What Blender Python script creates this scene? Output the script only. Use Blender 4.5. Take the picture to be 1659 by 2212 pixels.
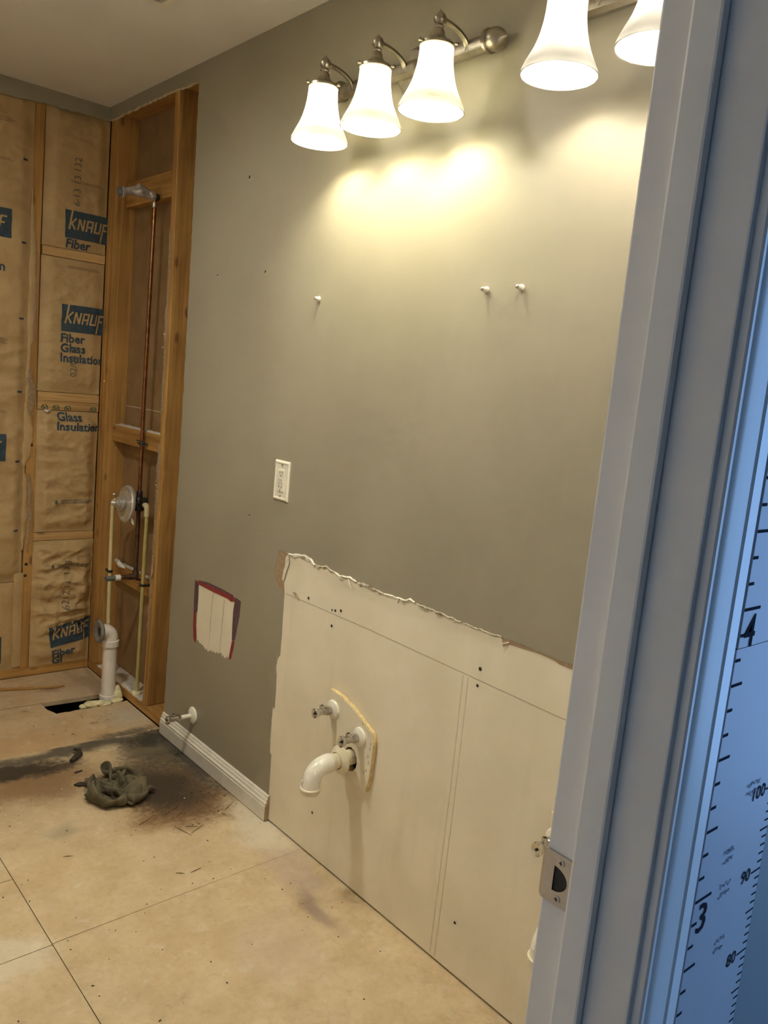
import bpy, bmesh, math, random
from mathutils import Vector, Matrix, noise, geometry

for o in list(bpy.data.objects):
    bpy.data.objects.remove(o)
S = bpy.context.scene
COL = S.collection

# ------------------------------------------------------------------ camera
cam_d = bpy.data.cameras.new('camera')
cam = bpy.data.objects.new('camera', cam_d)
COL.objects.link(cam)
cam_d.sensor_fit = 'VERTICAL'
cam_d.sensor_height = 36.0
cam_d.lens = 1763.85 * 36.0 / 2212.0
cam_d.clip_start = 0.02
_r = Vector((0.75707965, -0.64633556, 0.095293))
_d = Vector((-0.02475527, -0.17413426, -0.98441071))
_f = Vector((0.65285342, 0.7429183, -0.14783372))
M4 = Matrix((( _r.x, -_d.x, -_f.x, -1.3991), (_r.y, -_d.y, -_f.y, -0.5741),
             (_r.z, -_d.z, -_f.z, 1.3931), (0, 0, 0, 1)))
cam.matrix_world = M4
S.camera = cam

# ------------------------------------------------------------------ world, light, exposure
W = bpy.data.worlds.new('world')
S.world = W
W.use_nodes = True
W.node_tree.nodes['Background'].inputs[0].default_value = (0.29, 0.53, 1.0, 1)   # blue daylight in the hall
W.node_tree.nodes['Background'].inputs[1].default_value = 3.9
S.view_settings.view_transform = 'Standard'
S.view_settings.look = 'None'
S.view_settings.gamma = 1.0
S.view_settings.use_curve_mapping = False
S.view_settings.exposure = 0.07
S.cycles.diffuse_bounces = 5
S.cycles.glossy_bounces = 3
S.cycles.max_bounces = 7
S.cycles.use_adaptive_sampling = True
S.cycles.adaptive_threshold = 0.06
S.cycles.adaptive_min_samples = 16
S.cycles.caustics_reflective = False
S.cycles.sample_clamp_indirect = 30.0
BULB_A = ((1.0, 0.965, 0.74), 350.0)      # yellow-warm bulbs of the far fixture
BULB_B = ((1.0, 0.95, 0.84), 200.0)  # whiter bulbs of the near fixture
FILL = ((1.0, 0.97, 0.86), 185.0)       # made-up fill lamp above the frame, added to brighten the room      

H = 2.44
YB = 2.994          # face of the studs of the back wall
XS = 0.0127         # face of the studs of the right wall
XC = 0.1017         # back of the stud cavity

# ------------------------------------------------------------------ material helpers
class NT:
    def __init__(s, name):
        s.m = bpy.data.materials.new(name)
        s.m.use_nodes = True
        s.t = s.m.node_tree
        s.b = s.t.nodes['Principled BSDF']
        s.pos = s.n('ShaderNodeNewGeometry').outputs['Position']
    def n(s, typ, **kw):
        nd = s.t.nodes.new(typ)
        for k, v in kw.items():
            setattr(nd, k, v)
        return nd
    def link(s, a, b):
        s.t.links.new(a, b)
    def put(s, sock, v):
        if isinstance(v, bpy.types.NodeSocket):
            s.link(v, sock)
        elif isinstance(v, (tuple, list)) and len(v) == 3 and sock.type == 'RGBA':
            sock.default_value = (*v, 1)
        else:
            sock.default_value = v
    def math(s, op, a, b=None, c=None):
        nd = s.n('ShaderNodeMath', operation=op)
        for i, v in enumerate((a, b, c)):
            if v is not None:
                s.put(nd.inputs[i], v)
        return nd.outputs[0]
    def scale(s, vec, xyz, off=(0, 0, 0)):
        nd = s.n('ShaderNodeMapping')
        s.link(vec, nd.inputs['Vector'])
        nd.inputs['Scale'].default_value = xyz
        nd.inputs['Location'].default_value = off
        return nd.outputs[0]
    def noise(s, vec, sc, det=4, rough=.55, out=0, dist=0):
        nd = s.n('ShaderNodeTexNoise')
        s.link(vec, nd.inputs['Vector'])
        nd.inputs['Scale'].default_value = sc
        nd.inputs['Detail'].default_value = det
        nd.inputs['Roughness'].default_value = rough
        nd.inputs['Distortion'].default_value = dist
        return nd.outputs[out]
    def ramp(s, v, lo, hi, a=0., b=1.):
        nd = s.n('ShaderNodeMapRange', interpolation_type='SMOOTHSTEP')
        s.put(nd.inputs[0], v)
        for i, x in enumerate((lo, hi, a, b)):
            nd.inputs[i + 1].default_value = x
        return nd.outputs[0]
    def mix(s, f, a, b):
        nd = s.n('ShaderNodeMix', data_type='RGBA')
        s.put(nd.inputs[0], f)
        s.put(nd.inputs[6], a)
        s.put(nd.inputs[7], b)
        return nd.outputs[2]
    def col(s, v):
        s.put(s.b.inputs['Base Color'], v)
    def rough(s, v):
        s.put(s.b.inputs['Roughness'], v)
    def bump(s, h, st, dist=.002):
        nd = s.n('ShaderNodeBump')
        nd.inputs['Strength'].default_value = st
        nd.inputs['Distance'].default_value = dist
        s.link(h, nd.inputs['Height'])
        s.link(nd.outputs[0], s.b.inputs['Normal'])

def sl(r, g, b):
    f = lambda c: (c / 255 / 12.92) if c <= 10 else ((c / 255 + .055) / 1.055) ** 2.4
    return (f(r), f(g), f(b))

def simple(name, col, rough=.5, metal=0., var=.0, vs=30, bump=0., bs=200, spec=.5, coat=0):
    t = NT(name)
    if var:
        k = t.noise(t.pos, vs, 5)
        c0 = tuple(c * (1 - var) for c in col)
        c1 = tuple(min(1, c * (1 + var)) for c in col)
        t.col(t.mix(t.ramp(k, .3, .7), c0, c1))
    else:
        t.col(col)
    t.rough(rough)
    t.b.inputs['Metallic'].default_value = metal
    t.b.inputs['Specular IOR Level'].default_value = spec
    if bump:
        t.bump(t.noise(t.pos, bs, 4), bump, .001)
    return t.m

def wood(name, axis, base=(.49, .275, .078), dark=(.29, .138, .035), rough=.6):
    t = NT(name)
    k = [70, 70, 70]
    k['xyz'.index(axis)] = 2.2
    v = t.scale(t.pos, k)
    g = t.noise(v, 1.0, 5, .6, dist=.6)
    big = t.noise(t.pos, 3.0, 3)
    c = t.mix(t.ramp(g, .3, .72), dark, base)
    c = t.mix(t.ramp(big, .35, .7, 0, .45), c, tuple(x * 1.25 for x in base))
    k2 = [14, 14, 14]
    k2['xyz'.index(axis)] = 5.5
    vo = t.n('ShaderNodeTexVoronoi')
    t.link(t.scale(t.pos, k2), vo.inputs['Vector'])
    vo.inputs['Scale'].default_value = 1.0
    kn = t.ramp(vo.outputs['Distance'], .06, .16, 1, 0)
    c = t.mix(t.math('MULTIPLY', kn, .75), c, (.13, .055, .018))
    t.col(c)
    t.rough(rough)
    t.bump(g, .35, .0015)
    return t.m

MAT = {}
def paint_material():
    t = NT('taupe_paint')
    n1 = t.noise(t.pos, 2.2, 4)
    c = t.mix(t.ramp(n1, .3, .7), (.302, .268, .192), (.336, .300, .218))
    t.col(c)
    t.rough(t.ramp(n1, .3, .7, .40, .50))
    t.bump(t.noise(t.pos, 48, 3, .6), .09, .002)
    return t.m
MAT['paint'] = paint_material()

def bare_material():
    t = NT('bare_drywall_paper')
    n1 = t.noise(t.pos, 5, 5)
    n2 = t.noise(t.scale(t.pos, (6, 14, 2.0)), 1, 4)
    c = t.mix(t.ramp(n1, .3, .72), (.74, .665, .50), (.82, .745, .58))
    c = t.mix(t.ramp(n2, .55, .8, 0, .35), c, (.58, .52, .38))
    t.col(c)
    t.rough(.75)
    t.bump(t.noise(t.pos, 150, 4), .12, .001)
    return t.m
MAT['bare'] = bare_material()
MAT['paper_white'] = simple('torn_paper_white', (.72, .67, .55), .8, var=.1, vs=60)
MAT['paper_brown'] = simple('torn_paper_brown', (.36, .25, .15), .85, var=.15, vs=80)
MAT['paper_grey'] = simple('torn_paper_grey', (.42, .37, .27), .85, var=.25, vs=120)
MAT['paper_tan'] = simple('torn_paper_tan', (.33, .235, .135), .85, var=.25, vs=120)
MAT['gypsum'] = simple('gypsum', (.75, .72, .65), .9, var=.1, vs=90)
MAT['ceiling'] = simple('ceiling_paint', (.80, .76, .70), .85, var=.03, vs=3)
MAT['wall_plain'] = simple('wall_paint_plain', (.80, .77, .71), .6, var=.03, vs=4)
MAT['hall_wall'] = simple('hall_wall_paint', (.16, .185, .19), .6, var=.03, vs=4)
MAT['trim'] = simple('white_trim_paint', (.80, .775, .73), .38, var=.03, vs=8, bump=.05, bs=90)
MAT['baseboard'] = simple('white_baseboard_paint', (.70, .66, .57), .35, var=.06, vs=25)
MAT['wood_z'] = wood('pine_upright', 'z')
MAT['wood_x'] = wood('pine_crosswise', 'x')
MAT['wood_y'] = wood('pine_lengthwise', 'y')
MAT['wood_x_light'] = wood('pine_crosswise_light', 'x', (.60, .39, .16), (.40, .23, .08))
MAT['wood_dust'] = wood('pine_dusty', 'y', (.50, .42, .32), (.36, .27, .18))
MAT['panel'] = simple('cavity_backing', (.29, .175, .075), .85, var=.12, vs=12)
MAT['brass'] = simple('brushed_nickel', (.36, .32, .25), .36, 1.0, var=.1, vs=40)
MAT['chrome'] = simple('chrome', (.72, .70, .67), .12, 1.0)
MAT['chrome_worn'] = simple('worn_chrome', (.60, .56, .50), .26, .6, var=.12, vs=50)
MAT['chrome_dull'] = simple('dull_chrome', (.55, .52, .47), .3, 1.0, var=.25, vs=60)
MAT['steel'] = simple('satin_nickel', (.52, .47, .41), .38, 1.0, var=.06, vs=70)
MAT['copper'] = simple('copper', (.30, .135, .055), .38, 1.0, var=.25, vs=40)
MAT['copper_dark'] = simple('tarnished_copper', (.12, .07, .045), .45, .7, var=.3, vs=40)
MAT['black_metal'] = simple('blackened_brass', (.05, .042, .035), .5, .6, var=.3, vs=60)
MAT['cpvc'] = simple('cream_cpvc', (.66, .55, .30), .45, var=.08, vs=20)
MAT['cpvc2'] = simple('yellowed_cpvc', (.52, .43, .16), .45, var=.12, vs=20)
MAT['pvc'] = simple('white_pvc', (.74, .68, .62), .35, var=.05, vs=15)
MAT['pvc_cream'] = simple('cream_plastic', (.74, .66, .48), .3, var=.05, vs=25)
MAT['pvc_trap'] = simple('white_trap_plastic', (.80, .76, .66), .22, var=.04, vs=25)
MAT['rubber'] = simple('grey_rubber', (.22, .20, .18), .6, var=.15, vs=40)
MAT['grey_plastic'] = simple('grey_plastic', (.13, .125, .12), .5)
MAT['tape'] = simple('white_thread_tape', (.72, .69, .63), .6)
MAT['silver_wrap'] = simple('silver_wrap', (.55, .53, .52), .28, .6, var=.2, vs=70)
MAT['foam'] = simple('expanding_foam', (.70, .62, .38), .85, var=.12, vs=60, bump=.4, bs=120)
MAT['plastic_white'] = simple('white_plastic', (.78, .74, .62), .35)
MAT['plastic_grey'] = simple('pale_plastic', (.62, .58, .50), .4)
MAT['slot'] = simple('dark_slot', (.03, .026, .02), .7)
MAT['ink_blue'] = simple('blue_print', (.040, .068, .092), .75, var=.15, vs=50)
MAT['ink_grey'] = simple('grey_print', (.085, .092, .085), .8, var=.2, vs=60)
MAT['ink_faint'] = simple('faint_print', (.23, .155, .085), .85)
MAT['ink_green'] = simple('green_stamp', (.035, .10, .045), .8)
MAT['ink_black'] = simple('black_marker', (.016, .02, .03), 1.0, spec=.05)
MAT['ink_pencil'] = simple('pencil_scribble', (.20, .22, .27), 1.0, spec=.05)
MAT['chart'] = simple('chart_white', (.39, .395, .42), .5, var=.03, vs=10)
MAT['joint_dark'] = simple('ridge_line_dark', (.56, .49, .355), .85, var=.2, vs=40)
MAT['scuff'] = simple('scuffed_board', (.20, .16, .10), .9, var=.4, vs=200)
MAT['pencil'] = simple('pencil_mark', (.36, .31, .22), .8)
MAT['purple'] = simple('purple_paint', (.115, .062, .072), .7, var=.2, vs=60)
MAT['red'] = simple('red_paint', (.26, .032, .030), .7, var=.2, vs=60)
MAT['pocket'] = simple('dark_subfloor_void', (.012, .010, .008), .9)
MAT['bark'] = simple('dark_scrap', (.035, .024, .015), .8, var=.3, vs=90)
MAT['straw'] = simple('dry_splinter', (.20, .125, .05), .8, var=.3, vs=90)
MAT['dust'] = simple('white_dust', (.60, .55, .46), .9, var=.15, vs=60)
MAT['panel_edge'] = simple('board_edge', (.66, .50, .24), .8, var=.2, vs=70)

def kraft_material():
    t = NT('kraft_paper')
    n1 = t.noise(t.pos, 7, 5)
    n2 = t.noise(t.pos, 220, 3)
    c = t.mix(t.ramp(n1, .3, .7), (.46, .31, .14), (.55, .385, .185))
    c = t.mix(t.ramp(n2, .4, .7, 0, .25), c, (.36, .235, .11))
    t.col(c)
    t.rough(.62)
    t.bump(t.noise(t.pos, 55, 4), .25, .003)
    return t.m
MAT['kraft'] = kraft_material()

def cloth_material():
    t = NT('olive_cloth')
    n1 = t.noise(t.pos, 25, 5)
    c = t.mix(t.ramp(n1, .3, .7), (.080, .064, .034), (.150, .122, .070))
    t.col(c)
    t.rough(.95)
    t.bump(t.noise(t.pos, 600, 2), .4, .0008)
    return t.m
MAT['cloth'] = cloth_material()

def floor_material(name, base_a, base_b, tub=False):
    t = NT(name)
    warp = t.noise(t.pos, 7, 5, out=1)
    wv = t.n('ShaderNodeVectorMath', operation='SCALE')
    sub = t.n('ShaderNodeVectorMath', operation='SUBTRACT')
    t.link(warp, sub.inputs[0])
    sub.inputs[1].default_value = (.5, .5, .5)
    t.link(sub.outputs[0], wv.inputs[0])
    wv.inputs['Scale'].default_value = .17
    ad = t.n('ShaderNodeVectorMath', operation='ADD')
    t.link(t.pos, ad.inputs[0])
    t.link(wv.outputs[0], ad.inputs[1])
    P = ad.outputs[0]
    fine = t.noise(t.pos, 55, 6, .65)
    med = t.noise(t.pos, 9, 6, .62)
    big = t.noise(t.pos, 2.4, 4)
    c = t.mix(t.ramp(med, .3, .7), base_a, base_b)
    c = t.mix(t.ramp(fine, .42, .72, 0, .30), c, tuple(x * .62 for x in base_a))
    c = t.mix(t.ramp(big, .45, .75, 0, .3), c, (base_b[0] * .95, base_b[1] * .80, base_b[2] * .62))
    # pale residue flecks
    fl = t.noise(t.pos, 16, 6, .7)
    c = t.mix(t.ramp(fl, .56, .68, 0, .45), c, (.66, .58, .44))
    c = t.mix(t.ramp(t.noise(t.pos, 22, 6, .7), .55, .72, 0, .4), c, tuple(x * .66 for x in base_a))
    def blob(cx, cy, rx, ry, lo, hi, amt, colr, ang=0.0):
        nonlocal c
        mp = t.n('ShaderNodeMapping', vector_type='TEXTURE')
        t.link(P, mp.inputs['Vector'])
        mp.inputs['Location'].default_value = (cx, cy, 0)
        mp.inputs['Rotation'].default_value = (0, 0, ang)
        mp.inputs['Scale'].default_value = (rx, ry, 1e3)
        ln = t.n('ShaderNodeVectorMath', operation='LENGTH')
        t.link(mp.outputs[0], ln.inputs[0])
        d = t.math('ADD', ln.outputs['Value'], t.math('MULTIPLY', t.math('SUBTRACT', fine, .5), .9))
        c = t.mix(t.ramp(d, lo, hi, amt, 0), c, colr)
    if tub:
        blob(-.45, 2.32, .35, .16, .3, 1.2, .5, (.47, .29, .13))
        blob(-.10, 2.75, .20, .10, .3, 1.2, .45, (.40, .33, .26))
        blob(-.05, 2.42, .10, .12, .3, 1.2, .6, (.42, .38, .31))
        blob(-.10, 2.255, .14, .035, .3, 1.3, .8, (.05, .04, .03))
        blob(-.22, 2.80, .05, .03, .3, 1.2, .5, (.22, .12, .09))
    else:
        blob(-.04, 1.42, .10, .22, .3, 1.2, .65, (.66, .60, .49))
        blob(-.86, 1.22, .13, .09, .4, 1.1, .55, (.68, .62, .48))
        blob(-.09, 1.16, .07, .17, .5, 1.0, .45, (.46, .36, .31))
        blob(-.135, .98, .045, .13, .3, 1.1, .72, (.27, .19, .15))
        blob(-.30, .90, .12, .16, .3, 1.2, .25, (.50, .40, .33))
        blob(-.54, 2.00, .24, .14, .35, 1.35, .85, (.20, .105, .040))
        blob(-.20, 1.66, .19, .14, .3, 1.3, .88, (.21, .105, .036))
        blob(-.15, 1.80, .20, .24, .45, 1.3, .92, (.105, .058, .025))
        blob(-.20, 1.80, .15, .15, .4, 1.25, .95, (.040, .026, .014))
        blob(-.58, 2.13, .22, .075, .45, 1.25, .95, (.030, .020, .011))
        blob(-.46, 2.10, .10, .05, .3, 1.3, .8, (.05, .032, .017))
        blob(-.33, 2.212, .50, .045, .3, 1.4, .88, (.060, .050, .040))
        blob(-.09, 2.06, .16, .17, .35, 1.35, .85, (.070, .055, .034))
        blob(-.06, 2.16, .12, .07, .4, 1.3, .92, (.030, .025, .019))
        blob(-.02, 1.96, .045, .28, .3, 1.4, .88, (.036, .032, .025))
        blob(-.56, 1.70, .05, .045, .2, 1.2, .45, (.20, .19, .14))
    t.col(c)
    t.rough(.72)
    t.bump(t.math('ADD', fine, t.math('MULTIPLY', med, .7)), .28, .002)
    return t.m
MAT['floor'] = floor_material('underlayment_board', (.50, .375, .215), (.60, .475, .295))
MAT['subfloor'] = floor_material('tub_subfloor', (.46, .33, .18), (.56, .42, .26), True)

def emit(name, col, st):
    t = NT(name)
    t.col((.9, .9, .85))
    t.put(t.b.inputs['Emission Color'], col)
    t.b.inputs['Emission Strength'].default_value = st
    return t.m

def shade_material(name, tint):
    t = NT(name)
    nt = t.t
    tr = t.n('ShaderNodeBsdfTranslucent')
    tr.inputs[0].default_value = (*tint, 1)
    df = t.n('ShaderNodeBsdfDiffuse')
    df.inputs[0].default_value = (.50, .48, .43, 1)
    gl = t.n('ShaderNodeBsdfGlossy')
    gl.inputs['Roughness'].default_value = .15
    m1 = t.n('ShaderNodeMixShader')
    m1.inputs[0].default_value = .05
    t.link(df.outputs[0], m1.inputs[1])
    t.link(tr.outputs[0], m1.inputs[2])
    m2 = t.n('ShaderNodeMixShader')
    m2.inputs[0].default_value = .04
    t.link(m1.outputs[0], m2.inputs[1])
    t.link(gl.outputs[0], m2.inputs[2])
    out = [n for n in nt.nodes if n.type == 'OUTPUT_MATERIAL'][0]
    t.link(m2.outputs[0], out.inputs['Surface'])
    return t.m

# ------------------------------------------------------------------ mesh helpers
class B:
    """collects shapes in world coordinates into one mesh"""
    def __init__(s):
        s.v = []
        s.f = []
    def add(s, vs, fs):
        k = len(s.v)
        s.v += [tuple(v) for v in vs]
        s.f += [tuple(i + k for i in f) for f in fs]
        return s
    def box(s, x0, x1, y0, y1, z0, z1):
        return s.add([(x0, y0, z0), (x1, y0, z0), (x1, y1, z0), (x0, y1, z0), (x0, y0, z1), (x1, y0, z1), (x1, y1, z1), (x0, y1, z1)],
                     [(0, 3, 2, 1), (4, 5, 6, 7), (0, 1, 5, 4), (1, 2, 6, 5), (2, 3, 7, 6), (3, 0, 4, 7)])
    def ring(s, rings, cap0=True, cap1=True, closed=True):
        n = len(rings[0])
        vs = [p for r in rings for p in r]
        fs = []
        for i in range(len(rings) - 1):
            for j in range(n if closed else n - 1):
                a, b = i * n + j, i * n + (j + 1) % n
                fs.append((a, b, b + n, a + n))
        if cap0:
            fs.append(tuple(reversed(range(n))))
        if cap1:
            fs.append(tuple(range((len(rings) - 1) * n, len(rings) * n)))
        return s.add(vs, fs)
    def tube(s, path, r, n=14, caps=True):
        pts = [Vector(p) for p in path]
        rs = r if isinstance(r, (list, tuple)) else [r] * len(pts)
        rings = []
        up = None
        for i, p in enumerate(pts):
            t = (pts[min(i + 1, len(pts) - 1)] - pts[max(i - 1, 0)]).normalized()
            if up is None:
                up = Vector((0, 0, 1)) if abs(t.z) < .9 else Vector((0, 1, 0))
            a = t.cross(up)
            if a.length < 1e-5:
                a = t.cross(Vector((1, 0, 0)))
            a.normalize()
            b = a.cross(t).normalized()
            up = b
            rings.append([p + (a * math.cos(2 * math.pi * k / n) + b * math.sin(2 * math.pi * k / n)) * rs[i] for k in range(n)])
        return s.ring(rings, caps, caps)
    def lathe(s, prof, org, axis, n=24, cap0=True, cap1=True, mod=None):
        """prof: list of (r, t): radius at distance t along axis"""
        ax = Vector(axis).normalized()
        up = Vector((0, 0, 1)) if abs(ax.z) < .9 else Vector((0, 1, 0))
        a = ax.cross(up).normalized()
        b = ax.cross(a).normalized()
        O = Vector(org)
        rings = []
        for (r, t) in prof:
            rg = []
            for k in range(n):
                th = 2 * math.pi * k / n
                rr = r * (mod(th, t) if mod else 1)
                rg.append(O + ax * t + (a * math.cos(th) + b * math.sin(th)) * rr)
            rings.append(rg)
        return s.ring(rings, cap0, cap1)
    def build(s, name, mat, parent=None, smooth=False, bevel=0., angle=35, own_origin=True):
        me = bpy.data.meshes.new(name)
        org = Vector((0, 0, 0))
        if own_origin:
            xs, ys, zs = zip(*s.v)
            org = Vector(((min(xs) + max(xs)) / 2, (min(ys) + max(ys)) / 2, min(zs)))
        me.from_pydata([Vector(v) - org for v in s.v], [], s.f)
        bm = bmesh.new()
        bm.from_mesh(me)
        bmesh.ops.recalc_face_normals(bm, faces=bm.faces)
        if bevel:
            bmesh.ops.bevel(bm, geom=[e for e in bm.edges if e.calc_face_angle(0) > .6], offset=bevel, segments=2, affect='EDGES', profile=.6)
        bm.to_mesh(me)
        bm.free()
        if smooth:
            me.polygons.foreach_set('use_smooth', [True] * len(me.polygons))
            me.set_sharp_from_angle(angle=math.radians(angle))
        me.materials.append(mat if not isinstance(mat, str) else MAT[mat])
        o = bpy.data.objects.new(name, me)
        COL.objects.link(o)
        o.location = org
        if parent is not None:
            o.parent = parent
            o.location = org - world_loc(parent)
        return o

def world_loc(o):
    l = Vector(o.location)
    while o.parent:
        o = o.parent
        l += Vector(o.location)
    return l

def tag(o, label, cat, group=None):
    o['label'] = label
    o['category'] = cat
    if group:
        o['group'] = group
    return o

def struct(o, label=None):
    o['kind'] = 'structure'
    if label:
        o['label'] = label
    return o

def thing(name, loc, label, cat, group=None):
    o = bpy.data.objects.new(name, None)
    o.empty_display_size = .05
    COL.objects.link(o)
    o.location = loc
    return tag(o, label, cat, group)

def copy_tree(o, delta, parent=None):
    c = o.copy()
    COL.objects.link(c)
    c.parent = parent
    if parent is None:
        c.location = Vector(o.location) + Vector(delta)
    for ch in o.children:
        copy_tree(ch, (0, 0, 0), c)
    return c

def inside(p, loop):
    x, y = p
    r = False
    n = len(loop)
    for i in range(n):
        x1, y1 = loop[i]
        x2, y2 = loop[(i + 1) % n]
        if (y1 > y) != (y2 > y) and x < (x2 - x1) * (y - y1) / (y2 - y1) + x1:
            r = not r
    return r

def sheet_geo(loops, to3, depth):
    """flat sheet with holes: loops in 2D (first outer), to3(u,v,d) -> point; d 0 front, depth back"""
    vs, es = [], []
    for lp in loops:
        k = len(vs)
        vs += [Vector(p) for p in lp]
        es += [(k + i, k + (i + 1) % len(lp)) for i in range(len(lp))]
    ov, oe, of, *_ = geometry.delaunay_2d_cdt(vs, es, [], 0, 1e-6)
    keep = []
    for f in of:
        c = sum((ov[i] for i in f), Vector((0, 0))) / len(f)
        if sum(inside(c, lp) for lp in loops) % 2 == 1:
            keep.append(tuple(f))
    cnt = {}
    for f in keep:
        for i in range(len(f)):
            a, b = f[i], f[(i + 1) % len(f)]
            cnt.setdefault((min(a, b), max(a, b)), []).append((a, b))
    n = len(ov)
    V = [to3(p.x, p.y, 0) for p in ov] + [to3(p.x, p.y, depth) for p in ov]
    F = list(keep) + [tuple(n + i for i in reversed(f)) for f in keep]
    for k, l in cnt.items():
        if len(l) == 1:
            a, b = l[0]
            F.append((b, a, a + n, b + n))
    return V, F

def sheet(name, loops, to3, depth, mat, parent=None, own_origin=True):
    b = B()
    V, F = sheet_geo(loops, to3, depth)
    b.add(V, F)
    return b.build(name, mat, parent, own_origin=own_origin)

def wallx(x0):
    return lambda u, v, d: (x0 + d, u, v)      # (y,z) on the right wall, depth goes into the wall

def jag(pts, step, amp, seed):
    """roughen an open polyline"""
    rnd = random.Random(seed)
    out = []
    for (a, b) in zip(pts[:-1], pts[1:]):
        a, b = Vector(a), Vector(b)
        n = max(1, int((b - a).length / step))
        nrm = Vector((-(b - a).y, (b - a).x)).normalized() if (b - a).length else Vector((0, 0))
        for i in range(n):
            p = a.lerp(b, i / n)
            if i:
                p = p + nrm * rnd.uniform(-amp, amp)
            out.append((p.x, p.y))
    out.append(tuple(pts[-1]))
    return out

def text_geo(s, size, bold=0.0, align='LEFT'):
    cu = bpy.data.curves.new('text', 'FONT')
    cu.body = s
    cu.size = size
    cu.offset = bold
    cu.resolution_u = 2
    cu.align_x = align
    o = bpy.data.objects.new('text', cu)
    COL.objects.link(o)
    bpy.context.view_layer.update()
    me = bpy.data.meshes.new_from_object(o.evaluated_get(bpy.context.evaluated_depsgraph_get()))
    vs = [(v.co.x, v.co.y) for v in me.vertices]
    fs = [tuple(p.vertices) for p in me.polygons]
    bpy.data.objects.remove(o)
    bpy.data.curves.remove(cu)
    bpy.data.meshes.remove(me)
    return vs, fs

def draped(name, geo, place, mat, parent, maxlen=.010):
    """2D geometry mapped by place(u,v) onto a surface, cut fine enough to follow it"""
    vs, fs = geo
    bm = bmesh.new()
    bv = [bm.verts.new((x, y, 0)) for x, y in vs]
    for f in fs:
        try:
            bm.faces.new([bv[i] for i in f])
        except ValueError:
            pass
    bmesh.ops.triangulate(bm, faces=bm.faces[:])
    for _ in range(4):
        ed = [e for e in bm.edges if e.calc_length() > maxlen]
        if not ed:
            break
        bmesh.ops.subdivide_edges(bm, edges=ed, cuts=1)
        bmesh.ops.triangulate(bm, faces=[f for f in bm.faces if len(f.verts) > 3])
    bm.verts.index_update()
    b = B()
    b.add([place(v.co.x, v.co.y) for v in bm.verts], [tuple(v.index for v in f.verts) for f in bm.faces])
    bm.free()
    return b.build(name, mat, parent)

def strokes(lines, w, slant=0.):
    vs, fs = [], []
    for (x0, y0, x1, y1) in lines:
        d = Vector((x1 - x0, y1 - y0)).normalized()
        n = Vector((-d.y, d.x)) * w / 2
        k = len(vs)
        for p in (Vector((x0, y0)) + n, Vector((x0, y0)) - n, Vector((x1, y1)) - n, Vector((x1, y1)) + n):
            vs.append((p.x + slant * p.y, p.y))
        fs.append((k, k + 1, k + 2, k + 3))
    return vs, fs

# =================================================================== STRUCTURE
# ---- floor: underlayment panels with open joints, tub subfloor with the drain cut-out
_b = B().box(-1.64, .14, -.26, 3.12, -.30, -.29)
for _x in ((-1.64, -1.602, -.26, 3.12, -.29, -.0005), (.118, .14, -.26, 3.12, -.29, -.0005), (-1.602, .118, 3.095, 3.12, -.29, -.0005), (-1.602, .118, -.26, -.24, -.29, -.0135)):
    _b.box(*_x)
floor = struct(_b.build('floor', 'pocket'), 'floor of bare underlayment boards over a dark void')  # near-black tray: the void's dark is in the colour, sides stop light leaks
def panel(name, loops, z, th, mat):
    return sheet(name, loops, lambda u, v, d: (u, v, z - d), th, mat, floor)
g = .0011
panel('underlayment_panel', [[(-.745 + g, 1.2255 + g), (.0122, 1.2484), (.0122, 2.2235)] + jag([(.0122, 2.2235), (-.29, 2.241), (-.745 + g, 2.252)], .03, .003, 3)[1:]], 0, .012, 'floor')
panel('underlayment_panel', [[(-.745 + g, -.26), (.0122, -.26), (.0122, 1.2480), (-.745 + g, 1.2255 - g)]], 0, .012, 'floor')
panel('underlayment_panel', [[(-1.60, -.26), (-.745 - g, -.26), (-.745 - g, 1.222 - g), (-1.60, 1.20 - g)]], 0, .012, 'floor')
panel('underlayment_panel', [[(-1.60, 1.20 + g), (-.745 - g, 1.222 + g), (-.745 - g, 1.532 - g), (-1.60, 1.52 - g)]], 0, .012, 'floor')
panel('underlayment_panel', [[(-1.60, 1.52 + g), (-.745 - g, 1.532 + g), (-.745 - g, 2.252), (-1.60, 2.25)]], 0, .012, 'floor')
hole = [(-.309, 2.672)] + jag([(-.30, 2.60), (-.283, 2.546), (-.10, 2.545), (.002, 2.552)], .012, .003, 5) + [(.004, 2.66)]
rim = (-1.60, 2.70)
panel('subfloor_panel', [[(-1.60, 2.2525), (-.745, 2.2545), (-.29, 2.2435), (.011, 2.226), (.011, 2.552)] + list(reversed(jag([(-.30, 2.60), (-.283, 2.546), (-.10, 2.545), (.002, 2.552)], .012, .003, 5))) + [(-.304, 2.669), (-1.60, 2.715)]], -.004, .018, 'subfloor')
panel('subfloor_panel', [[(-1.60, 2.719), (-.304, 2.674), (.011, 2.655), (.011, 2.9935), (-1.60, 2.9935)]], -.002, .018, 'subfloor')
B().box(-3.0, 1.6, -3.2, -.262, -.03, -.001).build('floor_hall', simple('hall_carpet', (.30, .29, .27), .95, var=.1))
struct(bpy.data.objects['floor_hall'], 'grey carpet of the hall')

# ---- ceiling
cl = struct(B().box(-1.64, .14, -.2, 3.12, H, H + .02).build('ceiling', 'ceiling'), 'off-white painted ceiling')
struct(B().box(-3.0, 1.6, -3.2, -.2005, H, H + .02).build('ceiling_hall', 'hall_wall'), 'unseen hall ceiling, added to shade the casing top')  # added out of view, keeps world light off the upper casing

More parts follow.
